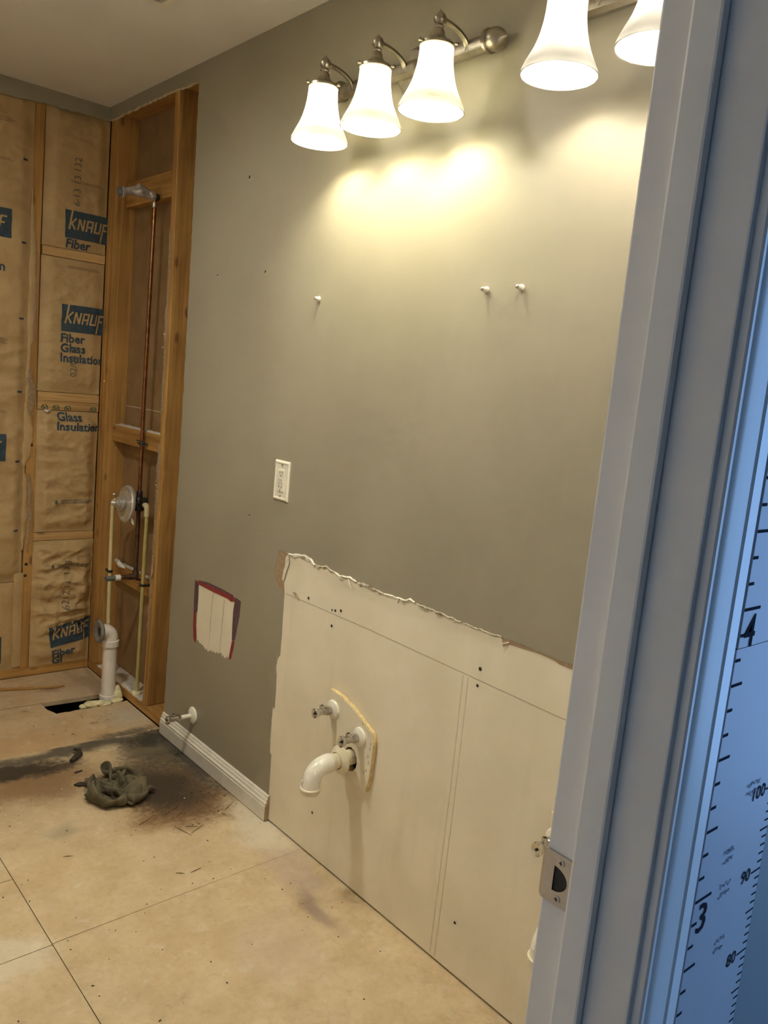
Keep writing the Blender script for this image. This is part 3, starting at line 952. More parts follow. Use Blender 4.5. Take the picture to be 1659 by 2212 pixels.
# left bay
q, sf = batt(-.659, -.2945, .432, 2.395, 'tall kraft insulation batt left of the bare stud, reaching the ceiling', .0068, 5, .014, .004, None, .0075)
for z in (1.842, .952):
    logo(q, sf, -.3755 - .205, z, 0)
    printed(q, sf, 'Insulation', .050, -.590, z - .128, bold=.0014)
    for k, s in enumerate(('Fiber', 'Glass')):
        printed(q, sf, s, .050, -.590, z - .046 - .041 * k, bold=.0014)
for z in (2.150, 1.831, 1.5325, 1.2365, .948, .654):
    draped('printed_tick', grid_geo(.020, .0075), place_on(sf, -.338, z), 'ink_blue', q)
for z in (2.29, 1.16, 2.14):
    fineprint(q, sf, -.48, z, .105, 3 if z > 2.2 else 2)
fineprint(q, sf, -.48, 1.45, .10, 4)
q, sf = batt(-.659, -.2945, .0385, .430, 'short flat kraft insulation batt left of the bare stud, at the floor', .0025, 6, .008, .003)
draped('printed_block', grid_geo(.2, .12), place_on(sf, -.5712, .075), 'ink_blue', q)
# stapled paper flanges hanging over the stud
def flange(xc, pts, mat, label):
    V, F = [], []
    for (x0, x1, z, dep) in pts:
        V += [(x0, YB - .001 - dep * .4, z), ((x0 + x1) / 2, YB - .002 - dep, z), (x1, YB - .0015 - dep * .5, z),
              (x0, YB - .0003 - dep * .4, z), ((x0 + x1) / 2, YB - .0012 - dep, z), (x1, YB - .0007 - dep * .5, z)]
    n = len(pts)
    for i in range(n - 1):
        a, c = i * 6, i * 6 + 6
        for j, k in ((0, 1), (1, 2), (2, 5), (5, 4), (4, 3), (3, 0)):
            F.append((a + j, a + k, c + k, c + j))
    o = B().add(V, F).build('paper_flange', mat, None, True, angle=60)
    return tag(o, label, 'paper strip', 'paper flanges stapled to the bare stud')
rnd = random.Random(7)
def strip(z0, z1, xa, w, n, dep, seed):
    r = random.Random(seed)
    return [(xa + r.uniform(-.003, .003), xa + w * (.35 + .65 * math.sin(math.pi * min(1, max(0, k / n * 1.0 + .02)))) + r.uniform(-.004, .004), z0 + (z1 - z0) * k / n, dep * (.3 + .7 * r.random())) for k in range(n + 1)]
flange(0, strip(1.20, 2.05, -.300, .022, 22, .006, 1), 'kraft', 'long narrow kraft paper flange on the upper half of the bare stud')
flange(0, strip(1.45, 1.85, -.284, .015, 14, .003, 2), 'paper_brown', 'torn brown paper strip on the face of the bare stud')
flange(0, strip(1.13, 1.34, -.298, .034, 10, .005, 3), 'paper_tan', 'greyish paper scrap on the bare stud beside the stamped blocking')
flange(0, strip(.93, 1.20, -.306, .038, 12, .010, 4), 'kraft', 'wide folded kraft flange on the bare stud below the stamped blocking')
flange(0, strip(.57, .95, -.302, .020, 16, .008, 5), 'kraft', 'curling kraft flange low on the bare stud')
flange(0, strip(.56, .90, -.279, .017, 16, .005, 6), 'paper_brown', 'dark torn flap on the lower stud face')
flange(0, [(-.326, -.289, .05 + .42 * k / 10, .004 + .004 * (k % 2)) for k in range(11)], 'kraft', 'flat kraft flange over the foot of the bare stud')

# ---- vanity lights
def vanity_light(dy, label, bulb, tint):
    yc, zb = 1.052 + dy, 2.166
    root = thing('vanity_light', (-.02, yc, zb), label, 'wall light', 'three lamp vanity lights on the taupe wall')
    b = B()
    b.lathe([(.058, 0), (.058, .008), (.050, .016), (.046, .020)], (-.0012, yc, zb), (-1, 0, 0), 36)
    b.build('back_plate', 'brass', root, True)
    b = B()
    pr = [(-.018, -.017), (-.018, .017), (-.030, .019), (-.040, .012), (-.043, 0), (-.040, -.012), (-.030, -.019)]
    b.ring([[(x, y, zb + z) for x, z in pr] for y in (yc - .262, yc + .262)])
    b.build('bar', 'brass', root, True, angle=30)
    for s in (-1, 1):
        B().lathe([(.020, 0), (.026, .002), (.026, .008), (.022, .010), (.023, .014), (.0245, .022), (.023, .032), (.017, .042), (.009, .049), (.004, .054), (.001, .057)],
                  (-.031, yc + s * .262, zb), (0, s, 0), 24).build('end_finial', 'brass', root, True, angle=30)
        B().lathe([(.005, 0), (.0055, .004), (.003, .008)], (-.043, yc + s * .072, zb - .003), (-1, 0, 0), 14).build('cap_screw', 'brass', root, True)
    xs = -.130
    for k in (-1, 0, 1):
        y = yc + k * .2085
        pth = []
        for i in range(13):
            t = i / 12
            a = math.pi / 2 * t
            pth.append((-.038 - .080 * (1 - math.cos(a)), y, zb - .008 + .036 * math.sin(a)))
        rings = []
        for i, p in enumerate(pth):
            q2 = pth[min(i + 1, 12)]; q1 = pth[max(i - 1, 0)]
            t = Vector((q2[0] - q1[0], 0, q2[2] - q1[2])).normalized()
            n = Vector((-t.z, 0, t.x))
            P = Vector(p)
            rings.append([P + n * .0028 + Vector((0, .0065, 0)), P + n * .0045, P + n * .0028 - Vector((0, .0065, 0)), P - n * .0035 - Vector((0, .0055, 0)), P - n * .0035 + Vector((0, .0055, 0))])
        B().ring(rings).build('arm', 'brass', root, True, angle=40)
        b = B()
        b.lathe([(.0008, .0345), (.0022, .031), (.005, .0285), (.0095, .0255), (.0128, .0205), (.0138, .015), (.0128, .0095), (.0095, .0050), (.0078, .003), (.0105, .001), (.0115, -.002), (.0095, -.005),
                 (.0125, -.009), (.0135, -.014), (.015, -.019), (.019, -.025), (.027, -.031), (.036, -.035), (.0395, -.038), (.0395, -.043), (.037, -.044), (.030, -.043)],
                (xs, y, 2.178), (0, 0, 1), 28)
        cup = b.build('socket_cup', 'brass', root, True, angle=40)
        B().lathe([(.004, 0), (.0075, .001), (.0075, .005), (.004, .006)], (xs + .0105, y, 2.1935), (1, 0, -.05), 14).build('arm_collar', 'brass', cup, True, angle=30)
        for a in (0.9, 3.0, 5.1):
            dx, dd = math.cos(a), math.sin(a)
            B().lathe([(.002, 0), (.002, .006), (.0038, .007), (.0042, .010), (.003, .013)], (xs + dx * .037, y + dd * .037, 2.138), (dx, dd, 0), 10).build('thumb_screw', 'brass', cup, True)
        # bell glass shade, eight softly lobed panels
        prof = []
        H_ = .139
        for i in range(25):
            t = i / 24
            r = .0372 + .0035 * t + .036 * max(0, (t - .12) / .88) ** 2.1
            if t > .93:
                r -= .0045 * ((t - .93) / .07) ** 1.5
            prof.append((r, -t * H_))
        def mod(th, t):
            u = -t / H_
            w = math.exp(-((u - .80) / .13) ** 2)
            return 1 + .085 * w * (abs(math.sin(3 * th + .5)) - .6)
        b = B()
        inner = [(r - .0022, t) for r, t in reversed(prof)]
        b.lathe(prof, (xs, y, 2.1415), (0, 0, 1), 72, False, False, mod)
        sh = b.build('glass_shade', tint, root, True, angle=80)
        B().lathe([(.0742, .0), (.0712, .0006)], (xs, y, 2.0026), (0, 0, 1), 72, False, False).build('shade_rim', tint, sh, True)
        b = B()
        b.lathe([(.013, .028), (.013, .016), (.017, .008), (.022, -.004), (.024, -.015), (.022, -.026), (.014, -.035), (.005, -.038)], (xs, y, 2.082), (0, 0, 1), 18)
        b.build('bulb', bulb, root, True)
    return root
shade_a = shade_material('frosted_glass_warm', (.96, .92, .78))
shade_b = shade_material('frosted_glass_pale', (.96, .93, .86))
vanity_light(0, 'three lamp vanity light with yellowish bell shades, complete at the far end', emit('bulb_glow_warm', *BULB_A), shade_a)
vanity_light(-.766, 'vanity light with whiter bell shades, cut off by the door frame', emit('bulb_glow_pale', *BULB_B), shade_b)

# ---- made-up downlight above the frame, added as fill for the vanity lights
dl = thing('fill_light', (-1.0, 1.5, H), 'made-up round fill lamp above the view, added to brighten the bathroom', 'added lamp')
B().lathe([(.105, 0), (.105, .038), (.100, .038), (.100, .012)], (-1.0, 1.5, H - .0003), (0, 0, -1), 40, False, False).build('housing', 'plastic_white', dl, True, angle=30)
B().lathe([(.099, .010), (.099, .014), (.080, .020), (.03, .023)], (-1.0, 1.5, H), (0, 0, -1), 32).build('lens', emit('fill_glow', *FILL), dl, True, angle=60)  # glowing disc of the added fill lamp

# ---- ceiling vent
vt = thing('ceiling_vent', (-.43, 1.73, H), 'white ceiling vent register at the top edge of the view', 'vent')
vx0, vx1, vy0, vy1 = -.59, -.286, 1.57, 1.878
b = B()
for bx in ((vx0, vx1, vy1 - .018, vy1), (vx0, vx1, vy0, vy0 + .018), (vx0, vx0 + .018, vy0 + .0185, vy1 - .0185), (vx1 - .018, vx1, vy0 + .0185, vy1 - .0185)):
    b.box(*bx, H - .008, H - .0003)
b.build('frame', 'plastic_white', vt, bevel=.0015)
for k in range(13):
    x = vx0 + .028 + k * .0203
    B().add([(x, vy0 + .019, H - .007), (x + .012, vy0 + .019, H - .0006), (x + .012, vy1 - .019, H - .0006), (x, vy1 - .019, H - .007),
             (x + .0015, vy0 + .019, H - .007), (x + .0135, vy0 + .019, H - .0006), (x + .0135, vy1 - .019, H - .0006), (x + .0015, vy1 - .019, H - .007)],
            [(0, 1, 2, 3), (4, 5, 6, 7), (0, 1, 5, 4), (1, 2, 6, 5), (2, 3, 7, 6), (3, 0, 4, 7)]).build('slat', 'plastic_grey', vt)
B().box(vx0 + .019, vx1 - .019, vy0 + .019, vy1 - .019, H - .0005, H - .0001).build('duct_opening', 'slot', vt)

# ---- outlet
ol = thing('wall_outlet', (0, 1.499, 1.028), 'white ground fault outlet with cover plate on the taupe wall', 'outlet')
oy, oz = 1.499, 1.0885
b = B()
hw, hh = .0395, .061
def frame_ring(hw, hh, x):
    return [(x, oy - hw, oz - hh), (x, oy + hw, oz - hh), (x, oy + hw, oz + hh), (x, oy - hw, oz + hh)]
b.ring([frame_ring(hw, hh, -.0012), frame_ring(hw, hh, -.004), frame_ring(hw - .004, hh - .004, -.0075), frame_ring(hw - .008, hh - .008, -.0075), frame_ring(hw - .0095, hh - .0095, -.0052)], False, True)
b.build('cover_plate', 'plastic_white', ol)
dv = B()
dv.box(-.0082, -.0050, oy - .0165, oy + .0165, oz - .0335, oz + .0335)
dv = dv.build('receptacle', 'plastic_white', ol, bevel=.0008)
for s in (-1, 1):
    for k in (-1, 1):
        B().box(-.0086, -.0081, oy + k * .0062 - .0011, oy + k * .0062 + .0011, oz + s * .022 - .001, oz + s * .022 + .007).build('slot', 'slot', dv)
    B().lathe([(.0024, 0), (.0023, .0005)], (-.0081, oy, oz + s * .022 - .0065), (-1, 0, 0), 10).build('ground_hole', 'slot', dv)
    B().box(-.0095, -.0081, oy - .0115, oy + .0115, oz + s * .0045 - .0036, oz + s * .0045 + .0036).build('button', 'plastic_grey', dv, bevel=.0005)
    B().lathe([(.0032, 0), (.0028, .0012)], (-.0052, oy, oz + s * .0475), (-1, 0, 0), 12).build('screw', 'chrome_dull', ol)

# ---- wall anchors
for (y, z, lab) in ((.7385, 1.6374, 'white screw anchor in the wall, left one of the close pair'), (.6354, 1.6394, 'white screw anchor in the wall, right one of the close pair'), (1.3849, 1.6296, 'single white screw anchor in the wall above the outlet')):
    a = thing('screw_anchor', (-.001, y, z), lab, 'wall anchor', 'screw anchors left in the taupe wall')
    b = B()
    b.lathe([(.0075, 0), (.0075, .003), (.0055, .006), (.0048, .013), (.0042, .015)], (-.0012, y, z), (-1, 0, 0), 16)
    b.build('anchor_body', 'plastic_white', a, True, angle=30)
    B().lathe([(.0040, 0), (.0042, .002), (.0015, .0035)], (-.016, y, z), (-1, 0, 0), 12).build('screw_head', 'steel', a, True)

# ---- sink rough-in
def stop_valve(name, y, z, x0, reach, label, esc_r=.027, oval=0., up=True, group=None):
    """angle stop: white escutcheon, stub, nut, body with outlet, oval handle; points along -x"""
    t = thing(name, (x0, y, z), label, 'valve', group)
    O = (x0, y, z)
    ax = (-1, 0, 0)
    B().lathe([(esc_r, 0), (esc_r, .003), (esc_r * .93, .006), (esc_r * .55, .011), (.010, .012)], O, ax, 28).build('escutcheon', 'plastic_white', t, True, angle=30)
    L = reach - .012
    stub = max(.004, L - .050)
    B().lathe([(.0082, .011), (.0082, .014 + stub)], O, ax, 16).build('stub_pipe', 'plastic_white' if stub > .02 else 'chrome_dull', t, True)
    s = .012 + stub
    B().lathe([(.0118, s - .002), (.0128, s), (.0128, s + .012), (.0105, s + .014)], O, ax, 6).build('compression_nut', 'chrome_dull', t)
    body = B().lathe([(.0092, s + .014), (.0092, s + .036), (.0105, s + .0355), (.0105, s + .038)], O, ax, 18).build('valve_body', 'chrome_dull', t, True, angle=30)
    zz = 1 if up else -1
    B().lathe([(.0062, .006), (.0062, .014), (.0070, .0145), (.0070, .0195), (.0042, .0195), (.0042, .012)], (x0 - s - .026, y, z), (0, 0, zz), 14, False, False).build('outlet_port', 'chrome_dull', body, True, angle=30)
    hr = 1.0 + oval
    B().lathe([(.0085, 0), (.0110 * hr, .002), (.0130 * hr, .005), (.0138 * hr, .009), (.0138 * hr, .0145), (.0126 * hr, .0160), (.0095 * hr, .0145), (.003, .0140)], (x0 - s - .036, y, z), ax, 28,
              mod=lambda th, q: 1 - oval * abs(math.cos(th)) if oval > 0 else 1).build('handle', 'chrome', t, True, angle=30)
    B().lathe([(.0032, 0), (.0030, .002)], (x0 - s - .0500, y, z), ax, 10).build('handle_screw', 'slot', t)
    return t
BD = -.0135
v1 = stop_valve('stop_valve', 1.137, .489, BD, .060, 'chrome stop valve with white escutcheon, upper left of the near trap arm', oval=0.)
v2 = stop_valve('stop_valve', 1.012, .456, BD, .062, 'chrome stop valve with oval handle, right above the trap arm', oval=.22)
tv = stop_valve('stop_valve', 1.958, .158, -.0012, .102, 'small chrome stop valve jutting over the white baseboard', esc_r=.031, oval=.12)
bd = thing('backing_board', (-.007, 1.05, .31), 'pale board scrap with raw cream edges behind the sink valves', 'board')
BF = [(1.1626, 0.5415), (1.118, 0.5405), (1.0603, 0.5267), (1.0025, 0.5011), (0.9638, 0.4836), (0.9549, 0.4641), (0.9549, 0.4258), (0.9562, 0.3902), (0.9611, 0.344), (0.9697, 0.3126), (1.0107, 0.3181), (1.05, 0.324), (1.1054, 0.3347), (1.1333, 0.3878), (1.1513, 0.4731)]
hl = [(hole_c[0] + .030 * math.cos(a * math.pi / 14) * (1 + .04 * math.sin(a * 3.3)), hole_c[1] + .034 * math.sin(a * math.pi / 14) * (1 + .04 * math.cos(a * 2.7))) for a in range(28)]
bfj = jag(BF[:10] + [BF[10]], .012, .0012, 71)[:-1] + BF[10:]
sheet('board_core', [bfj, hl], wallx(-.0122), .0112, 'panel_edge', bd)
inset = [((y - 1.05) * .985 + 1.05, (z - .42) * .985 + .42) for y, z in BF]
sheet('face_paper', [jag(inset[:10] + [inset[10]], .012, .001, 72)[:-1] + inset[10:], hl], wallx(-.0134), .0011, 'bare', bd)
for k, (y, z) in enumerate(((.967, .44), (.968, .40), (.972, .415), (.975, .375), (.966, .455), (.982, .368), (1.005, .498))):
    r = random.Random(k)
    sheet('scuff', [[(y + r.uniform(-.002, .002), z + r.uniform(.002, .008)), (y + .0012, z + .001), (y + .0005, z - .003), (y - .0015, z - r.uniform(.004, .008)), (y - .001, z)]], wallx(-.0138), .0004, 'scuff', bd)
tr = thing('trap_arm', (-.05, 1.045, .36), 'white plastic drain elbow poking out of the board under the valves', 'drain pipe')
py, pz = 1.050, .381
B().tube([(.05, py, pz), (-.092, py, pz)], .0215, 24).build('stub_pipe', 'pvc_cream', tr, True)
B().lathe([(.0225, 0), (.036, .0005), (.0395, .002), (.0395, .0065), (.035, .009), (.0235, .015), (.0235, .017)], (-.040, py, pz), (-1, 0, 0), 36, False, False).build('flange', 'pvc_cream', tr, True, angle=30)
B().lathe([(.0235, 0), (.0245, .001), (.0245, .014), (.0235, .015)], (-.070, py, pz), (-1, 0, 0), 30).build('slip_collar', 'pvc_cream', tr, True, angle=30)
pth = [(-.082, py, pz)]
for i in range(13):
    a = math.pi / 2 * i / 12 * .97
    pth.append((-.095 - .043 * math.sin(a), py, pz - .043 * (1 - math.cos(a))))
pth.append((pth[-1][0] - .001, py, pz - .056))
el = B().tube(pth, [.0262, .0262] + [.0248] * 12 + [.0246], 28).build('elbow', 'pvc_trap', tr, True, angle=50)
e = pth[-1]
B().lathe([(.0246, .002), (.0285, 0), (.0285, -.0035), (.0262, -.004), (.0262, -.008), (.0272, -.0085), (.0272, -.011), (.0262, -.0115), (.0262, -.015), (.021, -.015), (.021, -.004)], (e[0], e[1], e[2]), (0, 0, 1), 32, False, False).build('threaded_rim', 'pvc_cream', el, True, angle=30)
B().lathe([(.0035, 0), (.003, .0018)], (e[0] - .0245, e[1] + .006, e[2] + .022), (-1, 0, .2), 10).build('moulding_mark', 'pvc_trap', el, True)
# the second sink's pipes, mostly behind the door frame
DY = (0, -.785, 0)
v1b = copy_tree(v2, (0, .125 - .785, .033)); v1b['label'] = 'oval chrome valve handle peeking out behind the strike plate'
v2b = copy_tree(v2, DY); v2b['label'] = 'second stop valve of the near sink, hidden behind the door frame'
trb = copy_tree(tr, DY); trb['label'] = 'white drain elbow peeking out at the door frame, below the strike plate'
bdb = copy_tree(bd, DY); bdb['label'] = 'board scrap of the near sink, its corner showing at the door frame'

# ---- shower plumbing in the stud bay
sv = thing('shower_valve', (.03, 2.575, .5), 'chrome shower valve on a copper riser in the open stud bay', 'shower valve')
RX, RY = .030, 2.575
B().tube([(RX, RY, .87), (RX, RY + .004, 1.3), (RX, RY, 1.7), (RX, RY - .002, 2.03)], .0080, 16).build('riser_pipe', 'copper', sv, True)
B().lathe([(.0095, 0), (.0105, .003), (.0105, .018), (.0095, .02)], (RX, RY, 2.005), (0, 0, 1), 16).build('coupling', 'chrome_dull', sv, True)
B().tube([(RX, RY, .82), (RX, RY, .545)], .0088, 16).build('drop_pipe', 'copper_dark', sv, True)
cl_ = B()
cl_.lathe([(.011, 0), (.012, .002), (.012, .012), (.010, .016)], (RX, RY, 1.075), (0, 0, 1), 14)
cl_.tube([(RX - .014, RY + .022, 1.094), (RX - .011, RY, 1.092), (RX + .004, RY - .016, 1.086), (RX + .014, RY - .022, 1.080)], .003, 8)
cl_.tube([(RX - .013, RY + .018, 1.084), (RX - .011, RY - .004, 1.080), (RX + .010, RY - .018, 1.074)], .0025, 8)
cl_.build('pipe_clamp', 'black_metal', sv, True)
vb = B()
vb.lathe([(.0115, .0), (.0125, .004), (.0125, .030), (.0105, .034)], (RX, RY, .855), (0, 0, 1), 14)
vb.lathe([(.019, 0), (.024, .010), (.024, .045), (.018, .056)], (RX, RY, .806), (0, 0, 1), 18)
vb.lathe([(.013, -.055), (.013, .055)], (RX, RY, .836), (0, 1, 0), 14)
vb.lathe([(.019, 0), (.019, .03), (.015, .046)], (RX, RY, .836), (-1, 0, 0), 18)
vb.box(RX - .012, RX + .012, RY - .058, RY - .030, .846, .866)
vb.build('valve_body', 'black_metal', sv, True, angle=35)
ea = Vector((-1, .02, .09)).normalized()
EO = Vector((-.024, RY, .835))
esc = B().lathe([(.020, .012), (.030, .006), (.055, .004), (.064, .0085), (.071, .009), (.076, .003), (.077, -.004), (.0765, -.006), (.068, -.002), (.02, .004)], EO, ea, 48, False, False).build('escutcheon', 'chrome_worn', sv, True, angle=30)
B().lathe([(.010, 0), (.010, .018)], EO, ea, 16).build('handle_stem', 'chrome_dull', sv, True)
hd = B().lathe([(.023, .014), (.0275, .016), (.0275, .025), (.0225, .027), (.0225, .034), (.019, .0355), (.019, .042), (.0145, .0435), (.0145, .050), (.0105, .052), (.0095, .060), (.006, .065), (.001, .066)], EO, ea, 32).build('handle', 'chrome_worn', sv, True, angle=30)
B().tube([EO + ea * .036 + Vector((0, 0, .012)), EO + ea * .040 + Vector((0, .014, .024)), EO + ea * .041 + Vector((0, .022, .029))], [.0045, .004, .0045], 12).build('lever', 'chrome', hd, True)
B().lathe([(.002, -.0075), (.006, -.005), (.0078, 0), (.006, .005), (.002, .0075)], EO + ea * .042 + Vector((0, .027, .032)), (0, .7, .7), 14).build('lever_knob', 'chrome', hd, True)
B().add([(-.02, RY - .058, .785), (-.028, RY - .066, .79), (-.026, RY - .060, .768), (-.016, RY - .066, .758), (-.012, RY - .055, .775)], [(0, 1, 2), (0, 2, 4), (2, 3, 4), (0, 1, 3), (1, 2, 3), (0, 3, 4)]).build('caulk_bit', 'gypsum', sv)
tee = B()
tee.lathe([(.0125, 0), (.0135, .003), (.0135, .030), (.0125, .033)], (RX, RY, .520), (0, 0, 1), 16)
tee.tube([(RX, RY, .528), (RX - .030, RY, .528)], .0125, 14)
tee.box(RX - .006, RX + .012, RY - .03, RY + .03, .516, .522)
tee.build('spout_tee', 'copper_dark', sv, True, angle=40)
B().tube([(RX - .028, RY, .528), (RX - .060, RY, .528)], .0095, 16).build('spout_nipple', 'copper_dark', sv, True)
B().tube([(RX - .056, RY, .528), (RX - .067, RY, .528)], .0098, 16).build('thread_band', 'chrome_dull', sv, True)
B().tube([(RX - .066, RY, .528), (RX - .088, RY, .528)], .0125, 18).build('thread_tape', 'tape', sv, True)
B().lathe([(.0108, .0), (.0108, .040), (.008, .0405), (.008, .03)], (RX - .086, RY, .528), (-1, 0, -.02), 18, False, False).build('nipple_end', 'grey_plastic', sv, True, angle=30)
B().tube([(.058, 2.85, .535), (.045, 2.80, .545), (.030, 2.73, .540), (.034, 2.69, .537)], [.004, .010, .011, .003], 8).build('plaster_smear', 'gypsum', sv, True)

sp_ = bpy.data.objects.new('shower_arm', None)
COL.objects.link(sp_)
sp_.parent = sv
sp_.location = Vector((.03, 2.575, 2.04)) - Vector(sv.location)
sp_['label'] = 'silver wrapped shower arm stub'
B().lathe([(.013, 0), (.014, .004), (.014, .020), (.011, .026)], (.046, 2.575, 2.045), (-1, 0, 0), 6).build('drop_ear_elbow', 'black_metal', sp_)
def arm_pt(t):
    return (.028 - .125 * t, 2.575 + .006 * t, 2.046 + .012 * math.sin(t * 3.0) - .010 * t)
n = 16
rings = []
for i in range(n + 1):
    t = i / n
    c = Vector(arm_pt(t))
    rr = .0165 + .007 * math.exp(-((t - .45) / .18) ** 2) + .0035 * math.exp(-((t - .08) / .07) ** 2) - (.001 if t > .75 else 0)
    rings.append([c + Vector((0, math.cos(a * math.pi / 9), math.sin(a * math.pi / 9))) * rr * (1 + .10 * noise.noise(Vector((t * 9, math.cos(a * math.pi / 9) * 2, math.sin(a * math.pi / 9) * 2)))) for a in range(18)])
B().ring(rings).build('wrapped_arm', 'silver_wrap', sp_, True)
V = []
for i in range(9):
    t = i / 8
    V += [(-.012 - .045 * t, 2.572, 2.064 + .024 * math.sin(math.pi * t * .9) - .014 * t), (-.014 - .045 * t, 2.552, 2.058 + .012 * math.sin(math.pi * t) - .012 * t)]
    V += [(-.012 - .045 * t, 2.573, 2.0625 + .024 * math.sin(math.pi * t * .9) - .014 * t), (-.014 - .045 * t, 2.553, 2.0565 + .012 * math.sin(math.pi * t) - .012 * t)]
F = []
for i in range(8):
    a, c = i * 4, i * 4 + 4
    for j, k in ((0, 1), (1, 3), (3, 2), (2, 0)):
        F.append((a + j, a + k, c + k, c + j))
B().add(V, F).build('wrap_flap', 'silver_wrap', sp_, True)
B().lathe([(.018, 0), (.0205, .002), (.0205, .009), (.018, .011)], (-.090, 2.581, 2.037), (-1, .02, -.1), 20).build('end_ring', 'silver_wrap', sp_, True, angle=30)
B().lathe([(.017, 0), (.017, .006), (.014, .015), (.007, .018)], (-.100, 2.581, 2.036), (-1, .02, -.1), 18).build('end_cap', 'grey_plastic', sp_, True, angle=30)

cr = thing('supply_pipe', (.034, 2.496, .04), 'yellowed plastic supply pipe with black lettering, right of the shower valve', 'water pipe', 'supply pipes of the shower valve')
B().tube([(.034, 2.512, .030), (.034, 2.508, .4), (.032, 2.500, .80)], .0080, 16).build('pipe', 'cpvc2', cr, True)
eb = [(.030, RY - .052, .838), (.030, 2.513, .838)]
for i in range(7):
    a = math.pi / 2 * i / 6
    eb.append((.031, 2.513 - .013 * math.sin(a), .838 - .013 * (1 - math.cos(a))))
eb.append((.032, 2.500, .795))
B().tube(eb, .0112, 16).build('elbow', 'cpvc', cr, True, angle=50)
b = B()
vs, fs = text_geo('FlowGuard Gold', .0115, .0002)
b.add([(.0325 - .0083 * math.cos(v / .0083 - .5) , 2.5025 - .0083 * math.sin(v / .0083 - .5) + (.79 - u - .40) * .0 , .79 - u) for u, v in vs], fs)
b.build('printed_text', 'ink_black', cr)
B().lathe([(.0115, 0), (.0115, .010)], (.034, 2.508, .502), (0, 0, 1), 16).build('pipe_strap', 'black_metal', cr)
B().box(.036, .071, 2.486, 2.500, .504, .511).build('strap_tail', 'black_metal', cr)
cf = thing('supply_pipe', (-.022, 2.695, 0), 'cream plastic supply pipe left of the shower valve, running to the floor', 'water pipe', 'supply pipes of the shower valve')
B().tube([(.010, 2.640, .838), (-.018, 2.690, .835), (-.026, 2.702, .825), (-.027, 2.704, .80), (-.026, 2.702, .45), (-.022, 2.692, .0)], .0080, 16).build('pipe', 'cpvc', cf, True)
B().lathe([(.0115, 0), (.0115, .010)], (-.026, 2.703, .520), (0, 0, 1), 16).build('pipe_strap', 'black_metal', cf)
B().box(-.034, -.018, 2.711, 2.735, .522, .529).build('strap_tail', 'black_metal', cf)

# ---- tub waste pipe
wp = thing('waste_pipe', (-.05, 2.598, 0), 'fat white drain standpipe with elbow and grey gasket in the floor opening', 'drain pipe')
wx, wy = -.055, 2.596
B().tube([(wx, wy, -.03), (wx, wy - .002, .255)], .0285, 28).build('standpipe', 'pvc', wp, True)
B().lathe([(.031, 0), (.034, .002), (.034, .026), (.031, .028)], (wx, wy, -.006), (0, 0, 1), 28).build('floor_coupling', 'pvc', wp, True, angle=30)
pth = [(wx, wy - .002, .250)]
for i in range(11):
    a = math.pi / 2 * i / 10
    pth.append((wx - .032 * (1 - math.cos(a)), wy - .002, .268 + .032 * math.sin(a)))
pth.append((wx - .045, wy - .002, .300))
B().tube(pth, .0300, 28).build('elbow', 'pvc', wp, True, angle=60)
B().lathe([(.030, 0), (.0345, .001), (.0345, .026), (.031, .028)], (wx, wy - .002, .232), (0, 0, 1), 28).build('elbow_socket', 'pvc', wp, True, angle=30)
gx = wx - .046
B().lathe([(.022, .004), (.040, .0), (.0465, .004), (.0475, .010), (.045, .015), (.038, .017), (.030, .013), (.024, .010), (.021, -.006)], (gx + .006, wy, .300), Vector((-1, .02, .05)), 36, False, False).build('gasket', 'rubber', wp, True, angle=50)
B().lathe([(.0225, 0), (.0225, -.003)], (gx, wy, .300), (-1, .02, .05), 24).build('inner_bore', 'slot', wp)
# foam
def lump(name, c, r, mat, parent, seed, sub=2):
    bm = bmesh.new()
    bmesh.ops.create_icosphere(bm, subdivisions=sub, radius=1)
    V = []
    for v in bm.verts:
        k = 1 + .35 * noise.noise(v.co * 1.6 + Vector((seed, 0, 0))) + .15 * noise.noise(v.co * 4 + Vector((0, seed, 0)))
        V.append((c[0] + v.co.x * r[0] * k, c[1] + v.co.y * r[1] * k, c[2] + v.co.z * r[2] * k))
    bm.verts.index_update()
    F = [tuple(v.index for v in f.verts) for f in bm.faces]
    bm.free()
    return B().add(V, F).build(name, mat, parent, True, angle=80)
fm = thing('expanding_foam', (-.10, 2.56, 0), 'cream expanding foam lumps around the foot of the drain standpipe', 'foam')
for k, (c, r) in enumerate([((-.135, 2.562, .004), (.035, .022, .014)), ((-.105, 2.556, .006), (.028, .020, .010)), ((-.02, 2.575, .018), (.020, .018, .022)), ((-.018, 2.590, .038), (.015, .014, .018)), ((-.165, 2.566, -.002), (.022, .016, .010)), ((-.085, 2.552, .000), (.03, .016, .009)), ((-.03, 2.557, .002), (.026, .016, .010))]):
    lump('foam_lump', c, r, 'foam', fm, k * 2.3)
f2 = lump('foam_blob', (.034, 2.510, .040), (.024, .026, .012), 'foam', None, 17)
tag(f2, 'small foam blob around the foot of the yellowed supply pipe', 'foam')

